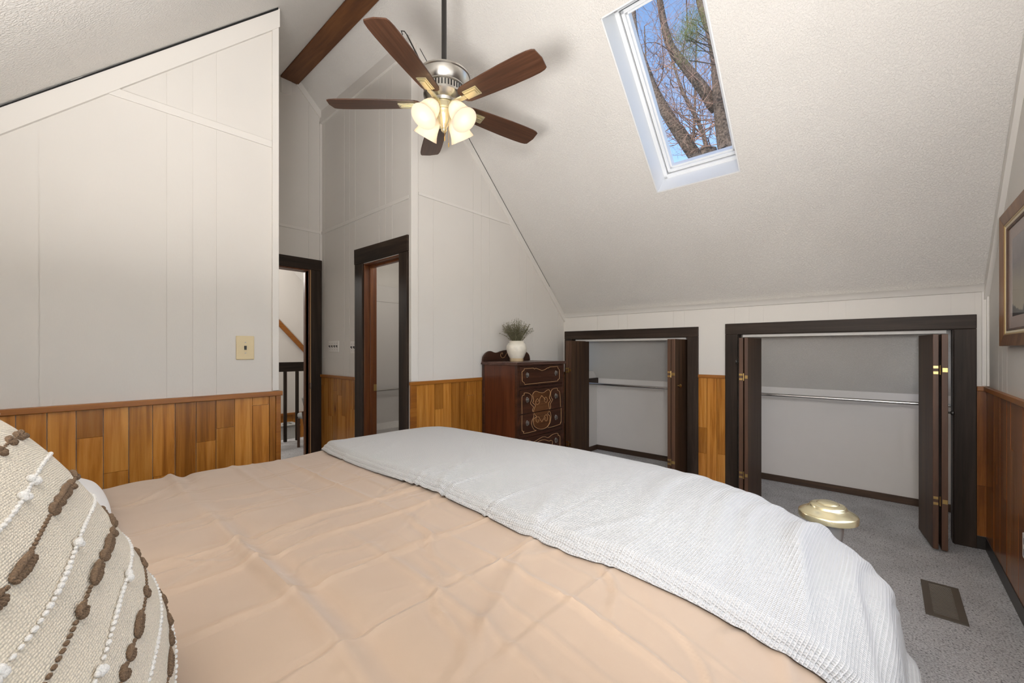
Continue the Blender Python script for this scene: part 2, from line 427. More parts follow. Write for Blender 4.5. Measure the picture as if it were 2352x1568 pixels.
# gable wall beside the dresser
w = struct('wall_gable')
mb = MB()
panel(mb, 'Y', YG, -1, [(XB, ZRAIL-.02), (XK+.1, ZRAIL-.02), (XK+.1, zr(XK+.1)), (XB, zr(XB))], (2.147, 2.597, 2.701, 2.806, 3.24, 3.357, 3.46, 3.906), .10)
panel(mb, 'Y', YG, -1, rect(XB, 4.9, 0, ZRAIL-.02), (), .10)
mb.build('panelling', 'wall', w)
mb = MB(); planks(mb, 'Y', YG, -1, steps(1.975, XK, .09), 0, ZRAIL-.03, seed=8); mb.build('wainscot', 'plank', w)
mb = MB(); mb.box(XB-.018, 1.975, YG-.016, YG, 0, ZRAIL-.03); mb.build('corner_post', 'railx', w, bevel=.002)
mb = MB(); mb.box(XB-.024, XK, YG-.024, YG, ZRAIL-.032, ZRAIL-.004); mb.build('chair_rail', 'railx', w, bevel=.003)
mb = MB(); mb.box(2.0, zr(0)*0+3.12, YG-.009, YG, 2.525, 2.548); mb.build('batten', 'trimw', w, bevel=.002)
mb = MB(); mb.box(XB-.004, 1.99, YG-.012, YG, ZRAIL, zr(2.0)-.05); mb.build('corner_bead', 'trimw', w, bevel=.002)
mb = MB()
mb.prism([(1.97, YG-.02, zr(1.97)-.085), (XK, YG-.02, zr(XK)-.085), (XK, YG-.02, zr(XK)-.004), (1.97, YG-.02, zr(1.97)-.004)], (0, .02, 0))
mb.build('rake_trim', 'trimw', w)
mb = MB(); mb.prism([(2.0, YG-.0215, zr(2.0)-.009), (XK-.3, YG-.0215, zr(XK-.3)-.006), (XK-.3, YG-.0215, zr(XK-.3)-.001), (2.0, YG-.0215, zr(2.0)-.001)], (0, .02, 0)); mb.build('gap_shade', 'gapblack', w)  # same dark strip, gap shade painted along the gable rake

# bathroom wall with its doorway
DY0, DY1, DZ = 2.945, 3.530, 2.062
w = struct('wall_bathroom')
bg = (3.068, 3.17, 3.269, 3.69, 3.799, 3.902, 4.325)
zb = zr(XB)+.02
mb = MB()
panel(mb, 'X', XB, -1, rect(YG+.1, DY0, 0, DZ), (), .11)
panel(mb, 'X', XB, -1, rect(DY1, YE, 0, ZRAIL-.02), (), .11)
panel(mb, 'X', XB, -1, rect(DY1, YE, ZRAIL-.02, DZ), bg, .11)
panel(mb, 'X', XB, -1, rect(YG+.1, YE, DZ, zb), bg, .11)
mb.box(XB+.001, XB+.11, YG+.004, YG+.1, 0, zb)
mb.build('panelling', 'wall', w)
mb = MB(); planks(mb, 'X', XB, -1, steps(3.66, YE-.004, .093), 0, ZRAIL-.03, seed=5); mb.build('wainscot', 'plank', w)
mb = MB(); mb.box(XB-.024, XB, 3.66, YE-.002, ZRAIL-.032, ZRAIL-.004); mb.build('chair_rail', 'raily', w, bevel=.003)
mb = MB(); mb.box(XB-.010, XB, YG+.03, YE, 2.483, 2.513); mb.build('batten', 'trimw', w, bevel=.002)
mb = MB(); mb.box(XB-.022, XB, YG+.0, YE, 3.632, 3.70); mb.box(XB-.013, XB, YG, YE, 3.70, zb); mb.build('crown_trim', 'trimw', w, bevel=.003)
mb = MB(); mb.box(XB-.010, XB, YG-.012, YG+.022, ZRAIL, zb); mb.build('corner_bead', 'trimw', w, bevel=.002)

# entry wall with its doorway
EX1, EZ = 1.800, 2.103
w = struct('wall_entry')
mb = MB()
panel(mb, 'Y', YE, -1, rect(EX1, XB+.11, 0, EZ), (), .11)
panel(mb, 'Y', YE, -1, [(.86, EZ), (XB+.11, EZ), (XB+.11, zr(XB+.11)), (XR, zr(XR)), (.86, zl(.86))], (1.80,), .11)
panel(mb, 'Y', YE, -1, rect(.86, 1.02, 0, EZ), (), .11)
mb.build('panelling', 'wall', w)
mb = MB(); mb.box(.96, XB, YE-.010, YE, 2.490, 2.518); mb.build('batten', 'trimw', w, bevel=.002)
mb = MB()
mb.prism([(XR+.05, YE-.018, zr(XR+.05)-.075), (XB, YE-.018, zr(XB)-.085), (XB, YE-.018, zr(XB)), (XR+.05, YE-.018, zr(XR+.05))], (0, .018, 0))
mb.build('rake_trim', 'trimw', w)
mb = MB(); mb.box(1.538, 1.636, YE-.012, YE, 3.795, 3.97); mb.build('patch_board', 'trimw', w, bevel=.002)
mb = MB(); mb.box(XB-.022, XB, YE-.014, YE, EZ+.1, 3.66); mb.build('corner_bead', 'trimw', w, bevel=.002)
# closing walls: vestibule side, behind the bed, right gable with an added window out of frame for fill light, hall and bath shells
w = struct('wall_vestibule'); mb = MB(); panel(mb, 'X', .96, 1, rect(YG+.1, YE, 0, zl(.96)), (3.2, 3.3, 3.7), .1); mb.build('panelling', 'wall', w)
w = struct('wall_headboard'); mb = MB(); panel(mb, 'X', XL, 1, rect(-.6, 8.15, -1.3, zl(XL)+.02), (), .1); mb.build('panelling', 'wall', w)
WX0, WX1, WZ0, WZ1 = .15, 2.25, .95, 2.20
w = struct('wall_right')
mb = MB()
rg = (3.10, 3.485, 3.611, 3.713)
zt = lambda x: zc(x)+.01
panel(mb, 'Y', YR, 1, rect(XL, WX0, 0, zl(XL)), ()); panel(mb, 'Y', YR, 1, [(XL, zl(XL)), (WX0, zl(XL)), (WX0, zt(WX0))], ())
panel(mb, 'Y', YR, 1, rect(WX0, WX1, 0, WZ0), ())
panel(mb, 'Y', YR, 1, [(WX0, WZ1), (WX1, WZ1), (WX1, zt(WX1)), (XR, zt(XR)), (WX0, zt(WX0))], ())
panel(mb, 'Y', YR, 1, rect(WX1, 4.9, 0, ZRAIL-.0), ())
panel(mb, 'Y', YR, 1, [(WX1, ZRAIL), (XK+.1, ZRAIL), (XK+.1, zt(XK+.1)), (WX1, zt(WX1))], rg)
mb.build('panelling', 'wall', w)
mb = MB(); planks(mb, 'Y', YR, 1, steps(WX1, XK-.002, .09), .085, 1.018, seed=11); mb.build('wainscot', 'plankred', w)
mb = MB(); mb.box(WX1, XK, YR, YR+.024, 1.018, 1.046); mb.build('chair_rail', 'railx', w, bevel=.003)
mb = MB(); mb.prism([(XR, YR+.022, zr(XR)-.10), (XK, YR+.022, zr(XK)-.10), (XK, YR+.022, zr(XK)-.004), (XR, YR+.022, zr(XR)-.004)], (0, -.022, 0)); mb.build('rake_trim', 'trimw', w)
b = MB(); b.box(WX1, XK, YR, YR+.015, 0, .085); tag(b.build('baseboard_right', 'baseboard', bevel=.002), kind='structure')
wi = struct('window_added'); mb = MB()  # unseen window, put in to bring fill light into the room
for a in ((WX0-.07, WX0, WZ0-.07, WZ1+.07), (WX1, WX1+.07, WZ0-.07, WZ1+.07), (WX0, WX1, WZ0-.07, WZ0), (WX0, WX1, WZ1, WZ1+.07), ((WX0+WX1)/2-.03, (WX0+WX1)/2+.03, WZ0, WZ1)):
    mb.box(a[0], a[1], YR+.02, YR-.05, a[2], a[3])
mb.build('window_frame', 'vinyl', wi, bevel=.004)
mb = MB(); mb.box(WX0, WX1, YR-.04, YR-.036, WZ0, WZ1); mb.build('pane', 'glass', wi)

# knee wall with two closet openings
C1 = (1.387, 2.686, 1.405); C2 = (-.334, .962, 1.420)
w = struct('wall_knee'); mb = MB(); zk = 1.70
kg = (1.521, 1.417, .986, .875, .765, .329, .223, .115, -.322, -.43, 2.0, 2.1, 2.35)
for r in (rect(YR, C2[0], 0, C2[2]), rect(C2[1], C1[0], 0, 1.02), rect(C1[1], YG, 0, C1[2])): panel(mb, 'X', XK, -1, r)
panel(mb, 'X', XK, -1, rect(C2[1], C1[0], 1.02, C1[2]), ())
panel(mb, 'X', XK, -1, rect(C2[1], C1[0], C1[2], C2[2]), ())
panel(mb, 'X', XK, -1, rect(C1[0], YG, C1[2], zk), kg); panel(mb, 'X', XK, -1, rect(YR, C1[0], C2[2], zk), kg)
mb.build('panelling', 'wall', w)
mb = MB(); planks(mb, 'X', XK, -1, [1.06, 1.13, 1.215, 1.289], 0, 1.028, seed=4); mb.build('wainscot', 'plank', w)
mb = MB(); planks(mb, 'X', XK, -1, [YR, -.437], .085, 1.018, seed=4); mb.build('wainscot', 'plankred', w)
mb = MB(); mb.box(XK-.024, XK, 1.06, 1.289, 1.028, 1.058); mb.box(XK-.024, XK, YR, -.437, 1.018, 1.047); mb.box(XK-.024, XK, 2.771, YG, 1.0, 1.03); mb.build('chair_rail', 'raily', w, bevel=.003)
mb = MB(); mb.prism([(XK, 0, 1.655), (XK-.016, 0, 1.657), (XK-.022, 0, 1.668), (XK-.036, 0, 1.69), (XK-.05, 0, 1.70), (XK, 0, 1.70)], (0, 1, 0)); mb.v = [(x, YR+.005 if y < .5 else YG, z) for x, y, z in mb.v]
mb.build('crown_trim', 'trimw', w, smooth=True)
mb = MB(); mb.box(XK-.012, XK, YR, YR+.03, 1.05, 1.66); mb.box(XK-.03, XK, YR, YR+.012, 1.05, 1.66); mb.build('corner_bead', 'trimw', w, bevel=.002)
b = MB(); b.box(XK-.014, XK, YR, -.437, 0, .085); tag(b.build('baseboard_knee', 'baseboard', bevel=.002), kind='structure')

# closet shell
w = struct('wall_closet'); mb = MB()
mb.box(4.78, 4.88, YR-.1, 2.9, 0, 1.05); mb.box(XK+.1, 4.78, 1.13, 1.21, 0, 1.72)
mb.build('back_panel', 'closetwhite', w)
mb = MB(); mb.box(4.768, 4.78, 1.21, YG, 0, .06); mb.box(XK+.1, 4.78, YG-.012, YG, 0, .06); mb.box(4.768, 4.78, YR, 1.13, 0, .06); mb.build('baseboard', 'baseclos', w)
mb = MB(); mb.box(4.25, 4.78, YG-.02, YG, .855, .925); mb.build('shelf_cleat', 'darkx', w)

# closet casings
def closet_frame(name, c, outer, htop):
    y0, y1, z = c; t = struct(name)
    mb = MB(); mb.box(XK-.02, XK, outer[0], outer[1], z, htop); mb.build('header', 'darky', t, bevel=.003)
    for a, b_ in ((outer[0], y0), (y1, outer[1])):
        mb = MB(); mb.box(XK-.019, XK, a, b_, 0, z-.001); mb.build('casing', 'darkz', t, bevel=.003)
    mb = MB(); mb.box(XK, XK+.10, y0-.004, y0+.004, 0, z); mb.box(XK, XK+.10, y1-.004, y1+.004, 0, z); mb.box(XK, XK+.10, y0, y1, z-.004, z+.004); mb.build('jamb', 'darkz', t)
    mb = MB(); mb.box(XK+.035, XK+.065, y0+.03, y1-.03, z-.026, z-.004); mb.build('track', 'trimw', t)
    return t
closet_frame('door_3', C1, (1.289, 2.771), 1.496)
closet_frame('door_4', C2, (-.437, 1.060), 1.512)

# bathroom door frame
t = struct('door_1')
mb = MB(); mb.prism([(XB, 2.822, DZ+.005), (XB, 3.672, DZ+.005), (XB, 3.675, 2.208), (XB, 2.822, 2.196)], (-.022, 0, 0)); mb.build('header', 'darky', t, bevel=.004)
for a, b_ in ((2.828, DY0), (DY1, 3.667)):
    mb = MB(); mb.box(XB-.02, XB, a, b_, 0, DZ+.004); mb.build('casing', 'darkz', t, bevel=.004)
for y in (DY0, DY1):
    sg = 1 if y == DY0 else -1
    mb = MB(); mb.box(XB-.004, XB+.12, y, y+sg*.012, 0, DZ); mb.box(XB+.05, XB+.085, y, y+sg*.022, 0, DZ); mb.build('jamb', 'jambred', t, bevel=.002)
mb = MB(); mb.box(XB-.004, XB+.12, DY0, DY1, DZ-.012, DZ); mb.box(XB+.05, XB+.085, DY0, DY1, DZ-.03, DZ); mb.build('jamb_head', 'jambred', t, bevel=.002)
mb = MB(); mb.box(XB+.088, XB+.118, DY1-.012, DY1-.015, .905, .965); mb.build('strike_plate', 'brass', t)

# entry door frame
t = struct('door_2')
mb = MB(); mb.box(.98, XB-.004, YE-.02, YE, EZ, 2.213); mb.build('header', 'darkx', t, bevel=.004)
mb = MB(); mb.box(1.823, XB-.006, YE-.019, YE, 0, EZ-.001); mb.build('casing', 'darkz', t, bevel=.003)
mb = MB(); mb.box(EX1, 1.814, YE-.003, YE+.12, 0, EZ); mb.box(EX1-.010, EX1, YE+.05, YE+.09, 0, EZ); mb.build('jamb', 'jambred', t, bevel=.002)
mb = MB(); mb.box(1.814, 1.823, YE-.009, YE, 0, EZ); mb.build('worn_edge', 'inlay', t)
mb = MB(); mb.box(1.02, EX1, YE-.003, YE+.12, EZ-.014, EZ); mb.build('jamb_head', 'jambred', t)
mb = MB(); mb.box(1.8135, 1.824, YE-.012, YE-.002, .885, .945); mb.build('strike_plate', 'chrome', t)

# ridge beam
mb = MB(); mb.box(1.533, 1.698, -.55, YE-.005, 3.935, 4.15)
tag(mb.build('beam_ridge', 'beam', bevel=.006), kind='structure')

# ------------------------------------------------------------------ skylight
wi = struct('window_1')
mb = MB()
def slab(q0, q1, y0, y1, t0, t1): mb.hexa([sl(q0, y0, t0), sl(q1, y0, t0), sl(q1, y1, t0), sl(q0, y1, t0), sl(q0, y0, t1), sl(q1, y0, t1), sl(q1, y1, t1), sl(q0, y1, t1)])
e = .008
slab(QT, QB, YB-e, YB+.001, 0, .34); slab(QT, QB, YA-.001, YA+e, 0, .34); slab(QT, QT+e, YA, YB, 0, .34); slab(QB-e, QB, YA, YB, 0, .34)
mb.build('shaft_lining', 'vinyl', wi)
def ring(name, w0, w1, t0, t1, mat='vinyl'):
    global mb
    mb = MB(); a0, a1, b0, b1 = QT+w0, QB-w0, YA+w0, YB-w0; d = w1-w0
    slab(a0, a1, b1-d, b1, t0, t1); slab(a0, a1, b0, b0+d, t0, t1); slab(a0, a0+d, b0, b1, t0, t1); slab(a1-d, a1, b0, b1, t0, t1)
    return mb.build(name, mat, wi, bevel=.003)
ring('window_frame', .004, .034, .205, .30)
ring('gasket', .034, .039, .235, .28, 'black')
ring('sash', .039, .062, .222, .30)
ring('glazing_bead', .062, .078, .240, .30)
mb = MB(); slab(QT+.07, QB-.07, YA+.07, YB-.07, .268, .274); mb.build('pane', 'glass', wi)

# ------------------------------------------------------------------ ceiling fan
FC = Vector((1.542, 1.905, 2.70))
fan = empty('ceiling_fan', FC, 'five-blade ceiling fan with walnut blades and four lit frosted shades on a black downrod', 'ceiling fan')
mb = MB(); mb.tube([FC+Vector((0, 0, .15)), (FC.x, FC.y, 3.93)], .0145, 16); mb.lathe([(.06, 3.94), (.06, 3.91), (.03, 3.875), (.015, 3.86)], (FC.x, FC.y, 0)); mb.build('downrod', 'black', fan, smooth=True)
mb = MB(); mb.lathe([(.02, .175), (.09, .172), (.145, .163), (.152, .158), (.152, .150), (.146, .146), (.146, .143), (.137, .118), (.126, .098), (.121, .093), (.121, .088), (.112, .084), (.112, .05), (.118, .048), (.117, .038), (.100, .022), (.075, .012), (.070, -.002), (.02, -.004)], FC, n=48)
mot = mb.build('motor_housing', 'nickel', fan, smooth=True)
mb = MB()
for k in range(40):
    a = 2*PI*k/40; rm = Matrix.Rotation(a, 3, 'Z')
    p = [rm @ Vector(q) for q in ((.1125, -.003, .052), (.1155, -.003, .052), (.1155, .003, .052), (.1125, .003, .052), (.1105, -.003, .083), (.1135, -.003, .083), (.1135, .003, .083), (.1105, .003, .083))]
    mb.hexa([FC+q for q in p])
mb.build('vent_grille', 'gapblack', mot)
mb = MB(); mb.lathe([(.05, .0), (.064, -.004), (.066, -.012), (.066, -.040), (.060, -.047), (.062, -.053), (.052, -.066), (.036, -.082), (.030, -.110), (.020, -.125), (.014, -.140), (.017, -.148), (.010, -.160), (.003, -.165)], FC, n=40); mb.build('light_kit', 'palebrass', fan, smooth=True)
PHI = 4.82
def blade(a):
    rm = Matrix.Rotation(a, 3, 'Z') @ Matrix.Rotation(math.radians(-11), 3, 'X')
    mb = MB(); up, lo = [], []
    prof = [(.135, .030), (.145, .046), (.165, .055), (.22, .060), (.32, .066), (.44, .0715), (.55, .073), (.61, .071), (.640, .066), (.655, .058), (.664, .0)]
    out = [(r, -w_) for r, w_ in prof]+[(r, w_) for r, w_ in prof[-2::-1]]
    pts = [FC+rm @ Vector((r, w_, -.003)) for r, w_ in out]
    mb.prism(pts, rm @ Vector((0, 0, .007)))
    # object whose own x axis runs along the blade, for the grain
    bl = mb.build('blade', 'blade', fan, bevel=.002)
    me = bl.data; inv = Matrix.Rotation(-a, 4, 'Z'); me.transform(inv); bl.rotation_euler = (0, 0, a)
    mi = MB(); rz = Matrix.Rotation(a, 3, 'Z') @ Matrix.Rotation(math.radians(-11), 3, 'X')
    T = lambda x, y, z: FC+rz @ Vector((x, y, z))
    def bx(x0, x1, y0, y1, z0, z1): mi.hexa([T(x0, y0, z0), T(x1, y0, z0), T(x1, y1, z0), T(x0, y1, z0), T(x0, y0, z1), T(x1, y0, z1), T(x1, y1, z1), T(x0, y1, z1)])
    bx(.165, .262, -.030, .030, -.010, -.003); bx(.168, .255, -.024, .024, -.014, -.010); bx(.10, .245, -.013, .013, -.019, -.014); bx(.055, .17, -.012, .012, -.022, -.008)
    ir = mi.build('blade_iron', 'palebrass', bl, bevel=.0015)
    # children follow the blade's turn
    ir.data.transform(inv)
    return bl
for k in range(5): blade(PHI+2*PI*k/5)
camdir = math.atan2(-FC.y, -FC.x)
lamps = []
for k in range(4):
    a = camdir+PI/4+k*PI/2
    ax = Vector((math.cos(a)*.60, math.sin(a)*.60, -.80)).normalized()
    neck = FC+Vector((math.cos(a)*.082, math.sin(a)*.082, -.040))
    q = Vector((0, 0, 1)).rotation_difference(ax).to_matrix()
    mb = MB(); pr = [(.030, -.004), (.040, .004), (.047, .02), (.053, .045), (.057, .075), (.063, .10), (.074, .127), (.0755, .127), (.0645, .10), (.0595, .075), (.0555, .045), (.0495, .018), (.042, .0)]
    mb.lathe(pr[:7], neck, q, 40); shd = mb.build('lamp_shade', 'shade', fan, smooth=True, solid=.0025)
    mb = MB(); mb.lathe([(.012, -.03), (.026, -.022), (.031, -.010), (.031, .006)], neck, q, 24); mb.tube([neck-ax*.028, neck-ax*.04+Vector((0, 0, .012)), FC+Vector((math.cos(a)*.03, math.sin(a)*.03, -.045))], .008, 10); mb.build('socket_arm', 'palebrass', fan, smooth=True)
    mb = MB(); mb.ball(neck+ax*.062, .027, 12, sc=(1, 1, 1.25), mat=q); mb.build('bulb', 'bulb', shd, smooth=True)
    lamps.append((neck+ax*.095, ax))
for dx, dz in ((.018, .17), (-.012, .145)):
    mb = MB(); p = FC+Vector((dx, -.02, -.10)); mb.tube([p, p-Vector((0, 0, dz-.05))], .0012, 6); mb.lathe([(.001, 0), (.0035, -.004), (.0035, -.024), (.001, -.028)], p-Vector((0, 0, dz-.05)), n=10); mb.build('pull_chain', 'brass', fan)
mb = MB(); s0 = FC+Vector((-.10, .05, .165)); s1 = FC+Vector((-.19, .09, .34))
mb.tube([s0, s0.lerp(s1, .5)+Vector((.004, 0, .0)), s1], .004, 8); mb.tube([s1, s1+Vector((-.012, .008, .018)), s1+Vector((-.03, .012, .012)), s1+Vector((-.022, .01, -.006))], .003, 8); mb.build('safety_cable', 'black', fan)

# ------------------------------------------------------------------ dresser
DX0, DX1, DYF, DYB = 2.69, 3.385, 2.345, 2.775
dr = empty('chest_of_drawers', ((DX0+DX1)/2, (DYF+DYB)/2, 0), 'tall dark mahogany chest of drawers with pale scroll inlay standing beside the small closet', 'dresser')
mb = MB()
for x in (DX0, DX1-.028):
    for y in (DYF, DYB-.028): mb.box(x, x+.028, y, y+.028, 0, 1.15)
for z0, z1 in ((.085, .115), (.315, .335), (.515, .545), (.935, .962), (1.14, 1.15)): mb.box(DX0+.02, DX1-.02, DYF+.002, DYF+.03, z0, z1)
mb.build('front_frame', 'dresserx', dr, bevel=.002)
mb = MB()
for x in (DX0+.005, DX1-.013): mb.box(x, x+.008, DYF+.028, DYB-.028, .10, 1.15)
mb.box(DX0+.02, DX1-.02, DYB-.012, DYB-.004, .10, 1.15); mb.box(DX0+.01, DX1-.01, DYF+.03, DYB-.02, .09, .10); mb.build('side_panel', 'dresser', dr)
mb = MB(); mb.box(DX0-.018, DX1+.018, DYF-.018, DYB, 1.15, 1.164); mb.box(DX0-.012, DX1+.012, DYF-.012, DYB, 1.164, 1.175); mb.build('top', 'dressertop', dr, bevel=.004)
def curve_pts(ctrl, n=10, closed=False):
    out = []; N = len(ctrl)
    rng_ = range(N if closed else N-1)
    for i in rng_:
        g = lambda k: Vector((ctrl[k % N] if closed else ctrl[max(0, min(N-1, k))])+(0,))
        p0, p1, p2, p3 = g(i-1), g(i), g(i+1), g(i+2)
        for j in range(n):
            t = j/n; out.append(.5*((2*p1)+(-p0+p2)*t+(2*p0-5*p1+4*p2-p3)*t*t+(-p0+3*p1-3*p2+p3)*t**3))
    if not closed: out.append(Vector(ctrl[-1]+(0,)))
    return [(p.x, p.y) for p in out]
pts = [(x, DYB-.02, z) for x, z in curve_pts([(2.684,1.197),(2.69,1.217),(2.695,1.225),(2.724,1.253),(2.759,1.27),(2.794,1.271),(2.836,1.259),(2.878,1.259),(2.928,1.272),(2.991,1.282),(3.048,1.282),(3.121,1.284),(3.175,1.284),(3.272,1.273),(3.314,1.26),(3.35,1.232),(3.362,1.199),(3.365,1.188)], 5)]
mb = MB(); mb.prism([(2.684, DYB-.02, 1.1755)]+pts+[(3.365, DYB-.02, 1.1755)], (0, .018, 0)); bs = mb.build('backsplash', 'dresserx', dr, bevel=.002)
mb = MB()
scr = curve_pts([(2.938,1.241),(2.948,1.25),(2.936,1.255),(2.921,1.246),(2.917,1.227),(2.938,1.208),(2.971,1.213),(2.993,1.239),(3.018,1.263),(3.044,1.268)], 6)
for sg in (0, 1): mb.tube([(x if not sg else 6.085-x, DYB-.0215, z) for x, z in scr], .0018, 6)
mb.build('scroll_inlay', 'inlay', bs)
YI = DYF-.0035
def inl(mb, pts, r=.0021): mb.tube([(x, YI, z) for x, z in pts], r, 6)
def pull(mb, x, z):
    q = Matrix.Rotation(PI/2, 3, 'X')
    mb.lathe([(.0195, .0), (.019, .003), (.012, .005), (.011, .010), (.0145, .014), (.0150, .018), (.009, .0215), (.001, .0225)], (x, DYF-.002, z), q @ Matrix.Diagonal((.8, 1.25, 1)), 16)
    for k in range(8):
        a = k*PI/4; mb.ball((x+.0125*math.cos(a)*.9, DYF-.006, z+.021*math.sin(a)), .0042, 6)
kx = (2.818, 3.243); ddx = (DX0+.033, DX1-.033)
spec = [(.966, 1.137), (.7265, .932), (.548, .7225), (.332, .512), (.118, .312)]
INL = {'d1': [(2.749,1.094),(2.776,1.105),(2.779,1.12),(2.908,1.121),(2.92,1.111),(2.939,1.119),(2.978,1.109),(3.03,1.094),(3.077,1.102),(3.111,1.116),(3.132,1.115),(3.141,1.123),(3.273,1.125),(3.28,1.104),(3.302,1.094),(3.302,1.005),(3.28,1.001),(3.276,0.986),(2.785,0.982),(2.779,0.998),(2.753,1.012),(2.749,1.094)],
'l2': [(2.749,0.73),(2.749,0.876),(2.776,0.889),(2.779,0.908),(2.833,0.904),(2.876,0.882),(2.886,0.856),(2.876,0.83),(2.864,0.815),(2.876,0.798),(2.907,0.773),(2.893,0.753),(2.898,0.733)],
'l3': [(2.904,0.716),(2.912,0.688),(2.889,0.659),(2.879,0.629),(2.895,0.595),(2.92,0.569),(2.939,0.559),(2.779,0.557),(2.774,0.577),(2.749,0.59),(2.749,0.719)],
'r2': [(3.321,0.734),(3.317,0.828),(3.302,0.885),(3.273,0.896),(3.266,0.917),(3.194,0.914),(3.169,0.891),(3.164,0.858),(3.18,0.827),(3.194,0.813),(3.159,0.779),(3.164,0.75),(3.152,0.73)],
'r3': [(3.148,0.71),(3.164,0.679),(3.169,0.649),(3.152,0.601),(3.122,0.561),(3.31,0.568),(3.317,0.588),(3.332,0.591),(3.332,0.72)],
'c2': [(2.914,0.727),(2.908,0.74),(2.924,0.766),(2.933,0.789),(2.898,0.812),(2.908,0.839),(2.898,0.871),(2.901,0.895),(2.939,0.912),(3.004,0.895),(3.057,0.892),(3.111,0.911),(3.145,0.907),(3.155,0.879),(3.145,0.834),(3.164,0.812),(3.132,0.787),(3.139,0.752),(3.148,0.729)],
'c3': [(2.917,0.719),(2.933,0.697),(2.952,0.685),(2.914,0.668),(2.904,0.641),(2.92,0.603),(2.965,0.576),(3.03,0.56),(3.098,0.567),(3.139,0.595),(3.152,0.634),(3.148,0.668),(3.118,0.688),(3.139,0.715)],
's2l': [(3.027,0.866),(2.998,0.839),(2.991,0.807),(2.965,0.79),(2.939,0.804),(2.946,0.831),(2.965,0.842),(2.981,0.828),(2.968,0.817)],
's2r': [(3.027,0.866),(3.064,0.837),(3.07,0.812),(3.091,0.798),(3.111,0.812),(3.104,0.838),(3.084,0.848),(3.07,0.837),(3.084,0.825)],
's3l': [(3.03,0.627),(3.004,0.649),(2.991,0.67),(2.965,0.681),(2.942,0.668),(2.95,0.639),(2.972,0.631),(2.985,0.643),(2.968,0.653)],
's3r': [(3.03,0.627),(3.057,0.654),(3.077,0.68),(3.098,0.684),(3.114,0.664),(3.108,0.632),(3.087,0.628),(3.07,0.649),(3.087,0.66)],
'd4': [(2.767,0.443),(2.773,0.465),(2.781,0.489),(2.846,0.488),(2.876,0.473),(2.92,0.464),(3.017,0.485),(3.07,0.485),(3.125,0.468),(3.194,0.487),(3.273,0.486),(3.283,0.465),(3.313,0.448),(3.313,0.375),(3.313,0.324)],
'd4i': [(2.889,0.43),(2.927,0.44),(3.004,0.459),(3.07,0.456),(3.139,0.433),(3.166,0.437),(3.192,0.42),(3.18,0.389),(3.118,0.391)]}
for i, (z0, z1) in enumerate(spec):
    mb = MB(); mb.box(ddx[0], ddx[1], DYF-.002, DYF+.30, z0, z1); dw = mb.build('drawer', 'dresserx', dr, bevel=.002)
    mi = MB()
    for kk in (('d1',), ('l2', 'r2', 'c2', 's2l', 's2r'), ('l3', 'r3', 'c3', 's3l', 's3r'), ('d4', 'd4i'), ('d4', 'd4i'))[i]:
        pts = INL[kk]; dz = -.198 if i == 4 else 0
        if kk[0] in 'sc' or kk == 'd4i': pts = curve_pts(pts, 5)
        elif kk != 'd1': pts = curve_pts(pts, 3)
        inl(mi, [(x, z+dz) for x, z in pts], .0021 if kk[0] != 's' else .0018)
        if kk == 'd4': inl(mi, [(pts[0][0], pts[0][1]+dz), (2.767, .352+dz), (3.313, .352+dz), (pts[-1][0], pts[-1][1]+dz)])
    mi.build('inlay', 'inlay', dw)
    if i in (1, 2):
        mc = MB(); P = curve_pts(INL['c2' if i == 1 else 'c3'], 5)
        mc.prism([(x, DYF-.0028, z) for x, z in P], (0, .002, 0)); mc.build('veneer_cartouche', 'burl', dw)
        mr = MB()
        for q in range(9):
            z = (.733+q*.0125) if i == 1 else (.718-q*.0095); hw = .105-.006*q-(.02 if q > 5 else 0)
            mr.tube([(3.029-hw, DYF-.003, z), (3.029+hw, DYF-.003, z)], .0022, 5)
        mr.build('reeding', 'burl', dw)
    zk_ = {0: 1.062, 1: .845, 2: .642, 3: .425, 4: .215}[i]
    for x in kx:
        mk = MB(); pull(mk, x, zk_); mk.build('pull', 'antique', dw, smooth=True)

